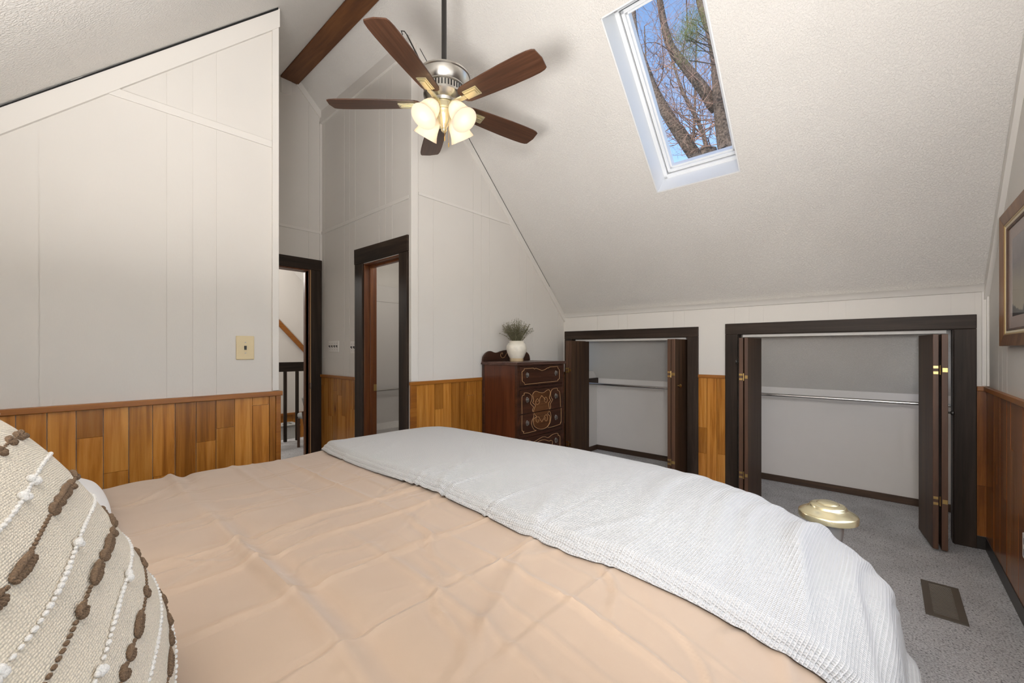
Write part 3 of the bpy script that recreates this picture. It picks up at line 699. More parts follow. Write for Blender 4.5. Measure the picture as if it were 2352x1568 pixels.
# vase and dried sprigs
VX, VY = 2.945, 2.575
mb = MB(); mb.lathe([(.001, 1.1755), (.060, 1.1755), (.063, 1.18), (.064, 1.205)], (VX, VY, 0), n=36, m=1)
mb.lathe([(.064, 1.205), (.075, 1.225), (.090, 1.262), (.096, 1.295), (.094, 1.322), (.080, 1.343), (.066, 1.350), (.069, 1.357), (.072, 1.364), (.070, 1.366), (.060, 1.360), (.056, 1.33), (.05, 1.25)], (VX, VY, 0), n=36)
vs_ = mb.build('vase', ['vase', 'vasebase'], smooth=True, loc=(VX, VY, 1.1755))
tag(vs_, 'small cream crackled ceramic vase standing on the dark chest of drawers', 'vase')
bq = empty('dried_bouquet', (VX, VY, 1.25), 'bunch of dried olive-green sprigs standing in the cream vase', 'dried flowers')
ms, mf = MB(), MB()
for k in range(120):
    a = random.uniform(0, 2*PI); s_ = random.uniform(.05, 1)**.7; h_ = random.uniform(.085, .19)*(1.08-.42*s_)+.02
    b0 = Vector((VX+.03*math.cos(a)*random.random(), VY+.03*math.sin(a)*random.random(), 1.27))
    mid = Vector((VX+.05*s_*math.cos(a), VY+.05*s_*math.sin(a), 1.366))
    tip = Vector((VX+.165*s_*math.cos(a), VY+.165*s_*math.sin(a), 1.366+h_*(1.0)+random.uniform(-.01, .015)))
    if tip.y > 2.76: tip.y = 2.76
    ms.tube([b0, mid, mid.lerp(tip, .55)+Vector((0, 0, .012)), tip], [.0016, .0014, .0011, .0006], 4)
    for j in range(44):
        t_ = random.uniform(.05, 1.02); p = mid.lerp(tip, t_)+Vector((0, 0, .012*math.sin(PI*min(t_, 1))))
        d = Vector((random.gauss(0, 1), random.gauss(0, 1), random.gauss(.7, 1))).normalized()
        L = random.uniform(.007, .015); wv = d.orthogonal().normalized()*L*.26
        mf.add([p, p+d*L*.5+wv, p+d*L, p+d*L*.5-wv], [(0, 1, 2, 3)])
ms.build('stems', 'sprig', bq); tag(mf.build('leaves', 'sprig', bq, recalc=False), kind='stuff')

# ------------------------------------------------------------------ bifold doors and closet rods
def bifold(label, P, knob, loc):
    t = empty('bifold_door', loc, label, 'closet door', 'folded bifold closet doors')
    for i, ((x0, ya, yb), (x1, yc, yd), hinge) in enumerate(P):
        mb = MB(); z0, z1 = .018, 1.382
        mb.hexa([(x0, ya, z0), (x1, yc, z0), (x1, yd, z0), (x0, yb, z0), (x0, ya, z1), (x1, yc, z1), (x1, yd, z1), (x0, yb, z1)])
        pn = mb.build('panel', 'door', t, bevel=.0015)
        me = pn.data; me.materials.append(M['dooredge'])
        fr = min(range(len(me.polygons)), key=lambda q: me.polygons[q].center.x); me.polygons[fr].material_index = 1
        for z in (1.062, .262) if loc[1] > -.2 else (1.155, .325):
            mh = MB()
            if i == 0:
                for dz in (.018, -.018): mh.box(x0-.003, x0, min(ya, yb)+.002, max(ya, yb)-.002, z+dz-.008, z+dz+.008)
            else:
                mh.box(x0-.003, x0, min(ya, yb)+.002, max(ya, yb)-.004, z-.013, z+.013)
                g = P[0][0][1:] ; yk = (min(max(g), max(ya, yb))+max(min(g), min(ya, yb)))/2
                mh.tube([(x0-.004, yk, z-.03), (x0-.004, yk, z+.03)], .0032, 8)
            mh.build('hinge', 'brass', pn)
        if knob and knob[0] == i:
            mk = MB(); x, y, z, sg, mat = knob[1:]
            mk.lathe([(.006, 0), (.006, .012), (.015, .018), (.016, .026), (.010, .032), (.001, .033)], (x, y, z), Matrix.Rotation(-sg*PI/2, 3, 'X'), 16)
            mk.build('knob', mat, pn, smooth=True)
    return t
bifold('folded dark-stained bifold door at the right jamb of the wide closet, nearest the picture',
       [((3.777, -.249, -.223), (4.125, -.198, -.172), 0), ((3.779, -.291, -.262), (4.127, -.275, -.246), 0)], (1, 3.815, -.290, .885, -1, 'black'), (3.95, -.24, .018))
bifold('folded dark-stained bifold door at the left jamb of the wide closet',
       [((3.80, .870, .900), (4.13, .845, .875), 0), ((3.80, .8335, .8595), (4.13, .802, .829), 0)], (0, 3.83, .899, 1.185, 1, 'black'), (3.96, .85, .018))
bifold('folded dark-stained bifold door with a small round knob at the right jamb of the small closet',
       [((3.80, 1.460, 1.490), (4.13, 1.452, 1.482), 0), ((3.80, 1.4205, 1.4545), (4.13, 1.402, 1.432), 0)], (1, 3.855, 1.417, .957, -1, 'brass'), (3.96, 1.45, .018))
bifold('folded dark-stained bifold door at the left jamb of the small closet, beside the chest of drawers',
       [((3.80, 2.572, 2.612), (4.13, 2.560, 2.600), 0), ((3.80, 2.538, 2.568), (4.13, 2.516, 2.546), 0)], (0, 3.84, 2.612, 1.15, 1, 'black'), (3.96, 2.56, .018))
for y0, y1, lb in ((1.21, YG-.02, 'chrome hanging rod across the small closet'), (YR, 1.13, 'chrome hanging rod across the wide closet')):
    t = empty('closet_rod', (4.40, (y0+y1)/2, .876), lb, 'closet rod', 'closet hanging rods')
    mb = MB(); mb.tube([(4.40, y0+.001, .876), (4.40, y1-.001, .876)], .0135, 16); mb.build('pole', 'chrome', t, smooth=True)
    for y, d in ((y0, .012), (y1, -.012)):
        mb = MB(); mb.tube([(4.40, y, .876), (4.40, y+d, .876)], .024, 16); mb.build('flange', 'chrome', t, smooth=True)

# ------------------------------------------------------------------ switches, outlet, vent, picture
def plate(name, label, axis, pos, sgn, c, wd, ht, n, mat, cat, toggles='black', group=None):
    f = to3(axis, 0); loc = f(c[0], c[1]); loc = (pos, loc[1], loc[2]) if axis == 'X' else (loc[0], pos, loc[2])
    t = empty(name, loc, label, cat, group)
    def bx(mb, u0, u1, v0, v1, d0, d1):
        if axis == 'X': mb.box(pos+sgn*d0, pos+sgn*d1, u0, u1, v0, v1)
        else: mb.box(u0, u1, pos+sgn*d0, pos+sgn*d1, v0, v1)
    mb = MB(); bx(mb, c[0]-wd/2, c[0]+wd/2, c[1]-ht/2, c[1]+ht/2, 0, .007); mb.build('cover_plate', mat, t, bevel=.004)
    for k in range(n):
        u = c[0]+(k-(n-1)/2)*wd/(n+.15)
        mb = MB(); bx(mb, u-.006, u+.006, c[1]-.012, c[1]+.012, .007, .0085); bx(mb, u-.004, u+.004, c[1]-.002, c[1]+.010, .007, .018); mb.build('toggle', toggles, t)
        for v0 in (.028, -.034): mb = MB(); bx(mb, u-.003, u+.003, c[1]+v0, c[1]+v0+.006, .007, .0082); mb.build('screw', 'antique', t)
    return t
plate('light_switch', 'ivory single-toggle light switch on the left white panelled wall', 'Y', YG, -1, (.784, 1.294), .093, .138, 1, 'ivory', 'light switch')
plate('light_switch', 'white four-toggle light switch above the oak wainscot between the two doorways', 'X', XB, -1, (4.118, 1.317), .215, .112, 4, 'whiteplastic', 'light switch')
plate('light_switch', 'white two-toggle light switch half hidden against the bathroom door casing', 'X', XB, -1, (3.722, 1.305), .10, .115, 2, 'whiteplastic', 'light switch')
t = empty('power_outlet', (2.976, YR+.012, .381), 'white power outlet low on the right wainscot', 'outlet')
mb = MB(); mb.box(2.93, 3.022, YR+.0125, YR+.019, .324, .438); mb.build('cover_plate', 'whiteplastic', t, bevel=.003)
for z in (.356, .406):
    mb = MB(); mb.box(2.962, 2.990, YR+.019, YR+.0205, z-.014, z+.014); mb.build('receptacle', 'black', t)
t = empty('floor_vent', (3.05, -.215, 0), 'brown metal floor register set in the grey carpet', 'floor vent')
vx0, vx1, vy0, vy1 = 2.853, 3.255, -.288, -.143
mb = MB(); mb.box(vx0, vx1, vy0, vy0+.030, .0005, .007); mb.box(vx0, vx1, vy1-.030, vy1, .0005, .007); mb.box(vx0, vx0+.022, vy0+.030, vy1-.030, .0005, .007); mb.box(vx1-.022, vx1, vy0+.030, vy1-.030, .0005, .007); mb.build('register_frame', 'vent', t)
mb = MB()
for k in range(26):
    x = vx0+.026+k*(vx1-vx0-.052)/25; mb.hexa([(x-.003, vy0+.03, .001), (x+.003, vy0+.03, .001), (x+.003, vy1-.03, .001), (x-.003, vy1-.03, .001), (x-.0015, vy0+.03, .0065), (x+.004, vy0+.03, .0065), (x+.004, vy1-.03, .0065), (x-.0015, vy1-.03, .0065)])
mb.build('louvers', 'vent', t)
mb = MB(); mb.box(vx0+.02, vx1-.02, vy0+.028, vy1-.028, .0003, .0012); mb.build('duct', 'gapblack', t)

PX0, PX1, PZ0, PZ1 = 2.62, 3.445, 1.302, 1.995
t = empty('framed_picture', ((PX0+PX1)/2, YR+.005, PZ0), 'walnut-framed picture behind glass hanging on the right wall', 'picture')
YF = YR+.004
def rframe(name, w0, w1, d0, d1, mat):
    a0, a1, b0, b1 = PX0+w0, PX1-w0, PZ0+w0, PZ1-w0; d = w1-w0
    mb = MB()
    o = [(a0, b0), (a1, b0), (a1, b1), (a0, b1)]; i = [(a0+d, b0+d), (a1-d, b0+d), (a1-d, b1-d), (a0+d, b1-d)]
    for k in range(4):
        p, q, r, s_ = o[k], o[(k+1) % 4], i[(k+1) % 4], i[k]
        mb.hexa([(p[0], YF, p[1]), (q[0], YF, q[1]), (r[0], YF, r[1]), (s_[0], YF, s_[1]), (p[0], YF+d0, p[1]), (q[0], YF+d0, q[1]), (r[0], YF+d1, r[1]), (s_[0], YF+d1, s_[1])])
    return mb.build(name, mat, t, bevel=.0015)
rframe('frame', 0, .058, .030, .022, 'frame'); rframe('gilt_lip', .058, .066, .021, .018, 'goldlip'); rframe('fillet', .066, .078, .017, .014, 'mat')
rframe('inner_frame', .078, .090, .016, .012, 'dooredge'); rframe('mat_board', .090, .150, .007, .006, 'matpink')
mb = MB(); mb.box(PX0+.14, PX1-.14, YF+.001, YF+.005, PZ0+.09, PZ1-.14)
pp_ = mb.build('print', 'print', t)
mb = MB(); mb.box(PX0+.088, PX1-.088, YF+.0095, YF+.0105, PZ0+.088, PZ1-.088); mb.build('glass', 'picglass', t)

# ------------------------------------------------------------------ bed
def resample(pl, step):
    pl = np.array(pl, float); d = np.r_[0, np.cumsum(np.linalg.norm(np.diff(pl, axis=0), axis=1))]
    n = int(d[-1]/step)+2; s = np.linspace(0, d[-1], n)
    # smooth with Catmull-like cubic through small averaging
    q = np.stack([np.interp(s, d, pl[:, k]) for k in range(pl.shape[1])], 1)
    for _ in range(6): q[1:-1] = .25*q[:-2]+.5*q[1:-1]+.25*q[2:]
    return s, q
CROSS = [(-.018, .10), (-.018, .22), (-.012, .40), (.003, .51), (.036, .61), (.095, .67), (.20, .715), (.31, .748), (.45, .780), (.7, .798), (1.1, .804), (1.6, .80), (1.95, .795), (2.06, .788), (2.115, .765), (2.145, .71), (2.16, .55), (2.165, .30)]
FOOT = [(-.42, 0), (.6, 0), (1.35, 0), (1.52, -.004), (1.62, -.014), (1.685, -.032), (1.725, -.065), (1.75, -.12), (1.765, -.22), (1.775, -.40), (1.78, -.62)]
def bed_surface(step_s, step_t):
    ss, fp = resample(FOOT, step_s); ts, cp = resample(CROSS, step_t)
    return ss, fp, ts, cp
ss, fp, ts, cp = bed_surface(.0068, .0068)
def bed_point(s, t, sgrid=ss, tgrid=ts):
    X = np.interp(s, sgrid, fp[:, 0]); dz = np.interp(s, sgrid, fp[:, 1]); Y = np.interp(t, tgrid, cp[:, 0]); Z = np.interp(t, tgrid, cp[:, 1])
    # at the foot corners the two drops blend
    z = Z+dz
    sag = np.clip((.55-Y)/.5, 0, 1)
    z = z-.012*sag*np.clip((X-.9)/.8, 0, 1)
    return X, Y, np.maximum(z, .06)
def vnoise(x, y, seed=0):
    r = np.random.default_rng(seed); tot = 0
    for k in range(7):
        a = r.uniform(0, 2*PI); f_ = r.uniform(.6, 1.6); tot = tot+np.sin(f_*(x*math.cos(a)+y*math.sin(a))+r.uniform(0, 6.28)+1.3*np.sin(.7*f_*(x*math.sin(a)-y*math.cos(a))+r.uniform(0, 6)))
    return tot/7
def crease(d, w): return np.exp(-(d/w)**2)
def comforter_disp(X, Y):
    h = .010*vnoise(X*7, Y*7, 1)+.005*vnoise(X*16, Y*13, 2)*np.clip(1.25-X, .25, 1)
    h += .0022*vnoise(X*36, Y*30, 3)*np.clip(1.2-X, .3, 1)
    jig = .010*vnoise(X*6, Y*2, 4)
    # package creases running toward the foot and across the bed
    for y0, a, w in ((1.20, .0042, .0052), (1.155, .0018, .004), (1.062, .0048, .0055), (.855, .0048, .0055), (.655, .003, .005), (1.45, .002, .005), (1.75, .0015, .005), (.46, .002, .005)):
        d = Y-y0-jig*.9
        h += 1.5*(a*crease(d, w)-a*.8*crease(d-.014, w*1.1))
    jg = .014*vnoise(Y*5, X*2, 5)
    for x0, a, w in ((.318, .011, .015), (.70, .006, .009), (.525, .004, .012), (.12, .006, .018), (.36, -.006, .018), (.60, .0025, .006), (.80, .002, .006)):
        d = X-x0-jg*.8
        h += 1.5*a*crease(d, w)*(.6+.4*np.sin(Y*5+x0*9))
    # slanting pulls between the cross folds
    for ang, off, a, w, sd in ((.5, .62, .006, .014, 1), (.42, .30, .006, .018, 2), (.62, .95, .005, .012, 3), (-.35, .9, .004, .013, 4), (.3, -.15, .005, .016, 5), (.55, 1.2, .004, .012, 6)):
        d = (Y-off)*math.cos(ang)-X*math.sin(ang)+.02*vnoise(X*4+sd, Y*4, sd+20)
        h += 1.6*a*crease(d, w)*np.clip(.55+.6*np.sin(3.1*X+sd*2.3+Y*1.7), 0, 1)
    h += .0011*vnoise(X*85+3*np.sin(Y*9), Y*60, 71)*np.clip(vnoise(X*5, Y*5, 72)*1.6, 0, 1)
    for q in range(16):
        rr = np.random.default_rng(500+q); a_ = rr.uniform(-.5, 1.2); xo, yo = rr.uniform(.15, .95), rr.uniform(.15, 1.9); ln = rr.uniform(.06, .16)
        du_ = (X-xo)*math.cos(a_)+(Y-yo)*math.sin(a_); dv_ = -(X-xo)*math.sin(a_)+(Y-yo)*math.cos(a_)+.012*np.sin(du_*30+q)
        h += rr.uniform(.003, .0065)*np.exp(-(du_/ln)**2)*(np.exp(-(dv_/.008)**2)-.6*np.exp(-((dv_-.018)/.012)**2))
    # soft billows near the pillow
    k = np.clip((.42-X)/.42, 0, 1)
    h += .016*k*vnoise(X*15+2, Y*9, 9)
    return h
def grid_normals(P):
    du = np.gradient(P, axis=0); dv = np.gradient(P, axis=1); n = np.cross(du, dv); n /= np.maximum(np.linalg.norm(n, axis=2, keepdims=True), 1e-9)
    return n
T_, S_ = np.meshgrid(ts, ss)
X, Y, Z = bed_point(S_, T_); base = np.stack([X, Y, Z], 2); N = grid_normals(base)
if N[len(ss)//3, len(ts)//2, 2] < 0: N = -N
top = base+N*comforter_disp(X, Y)[..., None]
top[..., 2] += .010*vnoise(X*9, Y*0+1, 12)*np.clip((Y-1.9)/.2, 0, 1)
mb = MB(); mb.grid(top, uv=np.stack([S_, T_], 2), flip=True)
co = mb.build('comforter', 'comforter', smooth=True, loc=(.7, 1.1, .06), recalc=False)
tag(co, 'peach beige comforter with fold creases spread over the bed', 'comforter')
co.modifiers.new('thick', 'SOLIDIFY').thickness = .006
# bed: mattress, base and the two capped foot posts
bd = empty('bed', (.7, 1.1, 0), 'large bed under the peach comforter with capped brass foot posts', 'bed')
mb = MB(); mb.box(-.40, 1.60, .30, 2.02, .40, .70); mb.build('mattress', 'whitecotton', bd, bevel=.06)
mb = MB(); mb.box(-.40, 1.62, .20, 2.04, .12, .395); mb.build('box_spring', 'whitecotton', bd, bevel=.03)
for x in (-.36, 1.56):
    for y in (.28, 1.98):
        mb = MB(); mb.tube([(x, y, 0), (x, y, .12)], [.025, .035], 16); mb.build('leg', 'black', bd, smooth=True)
mb = MB(); mb.box(-.52, -.46, .0, 2.2, .0, 1.15); mb.build('headboard', 'darky', bd, bevel=.02)
for px, py in ((1.905, .158), (1.905, 2.375)):
    mb = MB(); mb.lathe([(.05, 0), (.05, .02), (.022, .05), (.022, .49), (.026, .52), (.038, .57), (.046, .62), (.048, .668)], (px, py, 0), n=28); po = mb.build('foot_post', 'silverpost', bd, smooth=True)
    mb = MB(); mb.lathe([(0.045, 0.664), (0.0846, 0.665), (0.0892, 0.668), (0.0896, 0.684), (0.0874, 0.689), (0.0837, 0.692), (0.0683, 0.701), (0.058, 0.707), (0.056, 0.709), (0.0555, 0.714), (0.052, 0.718), (0.046, 0.72), (0.034, 0.722), (0.031, 0.726), (0.026, 0.728), (0.001, 0.729)], (px, py, 0), n=48); mb.build('post_cap', 'palebrass', po, smooth=True)
mb = MB(); mb.tube([(1.905, .158, .20), (1.905, 2.375, .20)], .016, 14); mb.build('foot_rail', 'silverpost', bd, smooth=True)

# throw blanket folded over the foot of the bed
def sX(x): return np.interp(x, fp[:, 0], ss)
EDGE = [(-.06, 1.06), (.097, .985), (.17, .955), (.26, .935), (.38, .895), (.56, .85), (.715, .845), (.914, .873), (1.136, .882), (1.382, .869), (1.713, .867), (1.90, .885), (2.035, .919), (2.12, .95), (2.17, .97)]
ey, ex = np.array(EDGE).T
def blanket_sheet(dx, off, x_len, roll, seed, nfold):
    tj = np.arange(ts[0]+.0, ts[-1], .008)
    yj = np.interp(tj, ts, cp[:, 0]); s0 = sX(np.interp(yj, ey, ex)+dx+.006*vnoise(yj*9, yj*0, seed)); 
    s1 = np.full_like(s0, ss[-1]) if x_len is None else s0+x_len
    nn = 150 if x_len is None else 18
    k = np.linspace(0, 1, nn)
    k = k**1.5
    SS = s0[None, :]+(s1-s0)[None, :]*k[:, None]; TT = np.repeat(tj[None, :], nn, 0)
    X, Y, Z = bed_point(SS, TT); P = np.stack([X, Y, Z], 2); N = grid_normals(P)
    if N[2, len(tj)//2, 2] < 0: N = -N
    dist = SS-s0[None, :]
    prof = off*np.sqrt(np.clip(1-(1-np.clip(dist/roll, 0, 1))**2, 0, 1))
    h = .004+prof+.6*comforter_disp(X, Y)*np.clip(1.3-dist*3.2, .08, 1)
    h += .0035*vnoise(X*9, Y*8, seed+5)
    # hanging folds toward the near corner, running along the bed and round the drop
    near = np.clip((.75-Y)/.6, 0, 1); frw = np.clip((X-.85)/.55, 0, 1)*np.clip(1.0-(X-1.52)/.40, .45, 1)
    ph = TT*1.0-.10*frw
    h += nfold*near*frw*(np.maximum(0, np.sin(ph*33+.5*vnoise(X*2, Y*2, 31)))**2.0+.5*np.maximum(0, np.sin(ph*52+1.2+.6*vnoise(X*2, Y*3, 32)))**3)
    edge_r = np.clip(1-dist/.10, 0, 1)
    h += .010*edge_r*np.clip(.8*vnoise(yj*5, yj*0, 40)[None, :]+.35, 0, 1)
    return P+N*h[..., None], np.stack([SS+prof*.9, TT], 2)
mb = MB()
g, uv = blanket_sheet(0., .034, None, .030, 50, .019); mb.grid(g, uv=uv, flip=True)
g, uv = blanket_sheet(-.018, .009, .10, .010, 51, .0); mb.grid(g, uv=uv, flip=True)
g, uv = blanket_sheet(-.009, .020, .10, .012, 52, .0); mb.grid(g, uv=uv, flip=True)
bl_ = mb.build('throw_blanket', 'blanket', smooth=True, loc=(1.35, 1.1, .06), recalc=False)
tag(bl_, 'white waffle-knit throw blanket draped over the foot end of the bed', 'blanket')

# pillows
def cushion(C, L, yaw, Tf, Tb, a, b, n=90, ex=2.6, pinch=.08):
    p, q = np.meshgrid(np.linspace(-1, 1, n), np.linspace(-1, 1, n))
    p = np.sign(p)*(1-(1-np.abs(p))**1.5); q = np.sign(q)*(1-(1-np.abs(q))**1.5)
    return p, q
def cush_pt(par, p, q, front=1, ex=2.6):
    cx_, cy, cz, L, yaw, Tf, a, b = par
    prof = np.clip(1-np.abs(p)**ex, 0, 1)**.5*np.clip(1-np.abs(q)**ex, 0, 1)**.5
    up = np.array([-math.sin(L)*math.cos(yaw), -math.sin(L)*math.sin(yaw), math.cos(L)]); nn = np.array([math.cos(L)*math.cos(yaw), math.cos(L)*math.sin(yaw), math.sin(L)]); ac = np.array([-math.sin(yaw), math.cos(yaw), 0])
    pp = a*p*(1-.08*q**2); qq = b*q*(1-.08*p**2)
    return np.array([cx_, cy, cz])+pp[..., None]*ac+qq[..., None]*up+(front*Tf*prof)[..., None]*nn, nn
PIL = (-.037, .657, 1.009, .468, -.255, .088, .239, .243)
p, q = cushion(0, 0, 0, 0, 0, 0, 0, 90)
mb = MB()
f_, nn = cush_pt(PIL, p, q, 1); f_ = f_+(.004*vnoise(p*4, q*4, 60)*np.clip(1-np.maximum(np.abs(p), np.abs(q))**4, 0, 1))[..., None]*nn
mb.grid(f_, uv=np.stack([p*.24, q*.24], 2)); bk, _ = cush_pt(PIL, p, q, -.8); mb.grid(bk, uv=np.stack([p*.24, q*.24], 2), flip=True)
pil = mb.build('throw_pillow', 'pillow', smooth=True, loc=(-.037, .657, .80))
tag(pil, 'cream woven throw pillow with brown and white tufted yarn stripes standing on the bed', 'pillow')
def onp(pv, qv, lift=0.):
    P_, nn = cush_pt(PIL, np.array([pv]), np.array([qv]), 1); e_ = .02
    A, _ = cush_pt(PIL, np.array([min(pv+e_, .995)]), np.array([qv])); B, _ = cush_pt(PIL, np.array([pv]), np.array([min(qv+e_, .995)]))
    A0, _ = cush_pt(PIL, np.array([pv-e_]), np.array([qv])); B0, _ = cush_pt(PIL, np.array([pv]), np.array([qv-e_]))
    du = Vector(A[0]-A0[0]).normalized(); dv = Vector(B[0]-B0[0]); n = du.cross(dv).normalized()
    if n.dot(Vector(nn)) < 0: n = -n
    return Vector(P_[0])+n*lift, du, n
def stripe(q0, white, name, seed):
    r = random.Random(seed); mb = MB(); pv = -.93; 
    while pv < .95:
        qv = q0+.13*pv+.015*math.sin(pv*5+seed)
        if abs(qv) > .95: pv += .04; continue
        tuft = False
        if not white and r.random() < .20: tuft = True
        if white and r.random() < .065: tuft = True
        if tuft and not white:
            L = r.choice((.045, .055, .065, .15))
            nk = max(5, int(L*.24/.0036))
            for j in range(nk):
                tj_ = j/(nk-1); c, du, n = onp(min(pv+tj_*L, .975), qv+.13*tj_*L, .0015)
                dv = n.cross(du); wd_ = .55+.45*math.sin(PI*(.12+.76*tj_))
                for sd in (-1, 1):
                    ax_ = (dv*.8+du*.6*sd).normalized(); ay_ = n.cross(ax_)
                    mb.ball(c+dv*sd*.0030*wd_+n*r.uniform(0, .001), .0027*wd_+.0006, 7, sc=(1.4, .7, .95), mat=Matrix((ax_, ay_, n)).transposed())
            pv += L+.03
        elif tuft:
            c, du, n = onp(pv, qv, .003); dv = n.cross(du); rot = Matrix((du, dv, n)).transposed()
            for k in range(6): mb.ball(c+du*r.uniform(-.005, .005)+dv*r.uniform(-.003, .003), r.uniform(.003, .0052), 6, sc=(1, 1, .8), mat=rot)
            pv += .07
        else:
            c, du, n = onp(pv, qv, .0008); dv = n.cross(du); rot = Matrix((du, dv, n)).transposed()
            rr = .0024 if not white else r.uniform(.0022, .0034)
            mb.ball(c, rr, 6, sc=(1.35, .9, .8), mat=rot); pv += .031 if not white else .036
    mb.build(name, 'yarnwhite' if white else 'yarnbrown', pil, smooth=True)
for i, qv in enumerate((.87, .585, .285, -.02, -.33, -.65)): stripe(qv, False, 'brown_yarn_stripe', 100+i)
for i, qv in enumerate((.73, .43, .125, -.19, -.50, -.80)): stripe(qv, True, 'white_yarn_stripe', 200+i)
WP = (-.074, 1.72, .872, 1.36, 0, .05, .32, .205)
p, q = cushion(0, 0, 0, 0, 0, 0, 0, 60)
mb = MB(); f_, _ = cush_pt(WP, p, q, 1); mb.grid(f_, uv=np.stack([p*.3, q*.3], 2)); bk, _ = cush_pt(WP, p, q, -.8); mb.grid(bk, uv=np.stack([p*.3, q*.3], 2), flip=True)
tag(mb.build('bed_pillow', 'whitecotton', smooth=True, loc=(-.074, 1.72, .80)), 'plain white sleeping pillow peeking out behind the striped throw pillow', 'pillow')

# ------------------------------------------------------------------ bathroom
w = struct('wall_bath'); mb = MB(); mb.box(XB+.11, XK, 4.42, 4.52, 0, 2.6); mb.box(3.30, 3.40, YG+.1, 4.42, 0, 2.6); mb.build('panelling', 'wall', w)
mb = MB(); mb.box(XB+.1, 3.4, YG+.1, 4.5, 2.45, 2.55); tag(mb.build('ceiling_bath', 'ceil'), kind='structure')
t = empty('tub_shower', (2.5, 4.0, 0), 'white fibreglass bathtub and shower surround seen through the bathroom doorway', 'bathtub')
mb = MB(); Yb = 4.30
mb.box(2.05, 3.1, Yb, Yb+.05, .36, 1.835); mb.box(2.05, 3.1, Yb-.006, Yb+.05, 1.835, 1.98); mb.box(2.05, 3.1, Yb+.02, Yb+.10, 1.98, 2.02)
pts = []
for i in range(9):
    a = i/8*PI/2; pts.append((2.90+.10*math.sin(a)+.0, Yb-.10+.10*math.cos(a)))
pro = [(2.86, Yb+.001)]+[(2.90-.10+.10*math.sin(i/8*PI/2)+.02, Yb-.10+.10*math.cos(i/8*PI/2)) for i in range(9)]+[(2.92, 3.62), (3.1, 3.62), (3.1, Yb+.05)]
mb.prism([(x, y, .38) for x, y in pro], (0, 0, 1.5)); mb.build('surround', 'tub', t, smooth=True)
mb = MB()
for i in range(7):
    a0, a1 = i/7, (i+1)/7
    mb.hexa([(2.05, Yb-.09+.09*a0, .39+.05*a0*a0), (2.9, Yb-.09+.09*a0, .39+.05*a0*a0), (2.9, Yb-.09+.09*a1, .39+.05*a1*a1), (2.05, Yb-.09+.09*a1, .39+.05*a1*a1),
             (2.05, Yb-.09+.09*a0, .40+.05*a0*a0), (2.9, Yb-.09+.09*a0, .40+.05*a0*a0), (2.9, Yb-.09+.09*a1, .40+.05*a1*a1), (2.05, Yb-.09+.09*a1, .40+.05*a1*a1)])
mb.box(2.05, 2.92, 3.62, 3.70, 0, .40); mb.box(2.05, 2.92, Yb-.10, Yb, 0, .395); mb.box(2.05, 2.92, 3.70, Yb-.1, .0, .10); mb.box(2.05, 2.12, 3.7, Yb-.1, .1, .40)
mb.build('tub_basin', 'tub', t, bevel=.02)
t = empty('grab_bar', (2.5, Yb-.05, .83), 'chrome grab bar on the fibreglass shower surround', 'grab bar')
mb = MB(); mb.tube([(2.2, Yb-.05, .829), (2.86, Yb-.05, .831)], .012, 14); mb.build('bar', 'chrome', t, smooth=True)
for x in (2.2, 2.86):
    mb = MB(); mb.tube([(x, Yb, .83), (x, Yb-.05, .83)], .012, 12); mb.tube([(x, Yb, .83), (x, Yb-.006, .83)], .03, 16); mb.build('mount', 'chrome', t, smooth=True)

# ------------------------------------------------------------------ hall and stairwell beyond the entry door
w = struct('wall_stairwell'); mb = MB(); panel(mb, 'Y', 8.0, -1, [(-.8, .14), (4.1, .14), (4.1, 1.68), (XR, zrg), (-.8, zl(-.8))], ()); panel(mb, 'X', 3.75, -1, rect(YE+.11, 8.0, -1.3, 2.2), ()); mb.build('panelling', 'wall', w)
mb = MB(); planks(mb, 'Y', 8.03, -1, steps(-.8, 4.0, .1), -1.3, .12, th=.02, seed=21)
mb.build('wainscot', 'plank', w); mb = MB(); mb.box(-.8, 4.0, 7.97, 8.0, .12, .155); mb.build('chair_rail', 'railx', w)
mb = MB(); mb.box(.9, XB+.12, YE+.10, YE+.11, 0, 2.1) ; 
w2 = struct('wall_hall'); mb = MB(); mb.box(XB+.11, 3.75, 4.52, 4.62, 0, 2.6); mb.build('panelling', 'wall', w2)
t = empty('stair_railing', (2.2, 6.25, 0), 'dark brown stair railing with square balusters beyond the entry doorway', 'railing')
mb = MB(); mb.box(.2, 3.6, 6.235, 6.275, .98, 1.112); mb.build('top_rail', 'darkx', t, bevel=.004)
k0 = 2.225
for k in range(-11, 9):
    x = k0+k*.158
    if -.1 < x < 3.6:
        mb = MB(); mb.box(x, x+.038, 6.235, 6.273, 0.0, .98); mb.build('baluster', 'darkz', t, bevel=.003)
t = empty('wall_handrail', (3.0, 7.93, 1.3), 'brown wooden handrail sloping down the far stairwell wall', 'handrail')
mb = MB(); d = Vector((.506, 0, -.554)).normalized(); o_ = Vector((2.742, 7.93, 1.77)); u_ = Vector((.554, 0, .506)).normalized()
A, B = o_-d*.9, o_+d*1.6
mb.hexa([A-u_*.04, B-u_*.04, B-u_*.04+Vector((0, .045, 0)), A-u_*.04+Vector((0, .045, 0)), A+u_*.04, B+u_*.04, B+u_*.04+Vector((0, .045, 0)), A+u_*.04+Vector((0, .045, 0))]); mb.build('rail', 'railx', t, bevel=.008)
for f in (.2, .75):
    c = A.lerp(B, f); mb = MB(); mb.box(c.x-.02, c.x+.02, 7.96, 8.0, c.z-.05, c.z+.02); mb.build('bracket', 'brass', t)
t = empty('storage_box', (2.65, 7.3, -1.2), 'white ribbed box with a dark grey lid between the railing balusters', 'box')
mb = MB(); mb.box(2.42, 2.80, 7.2, 7.5, -1.2, .04)
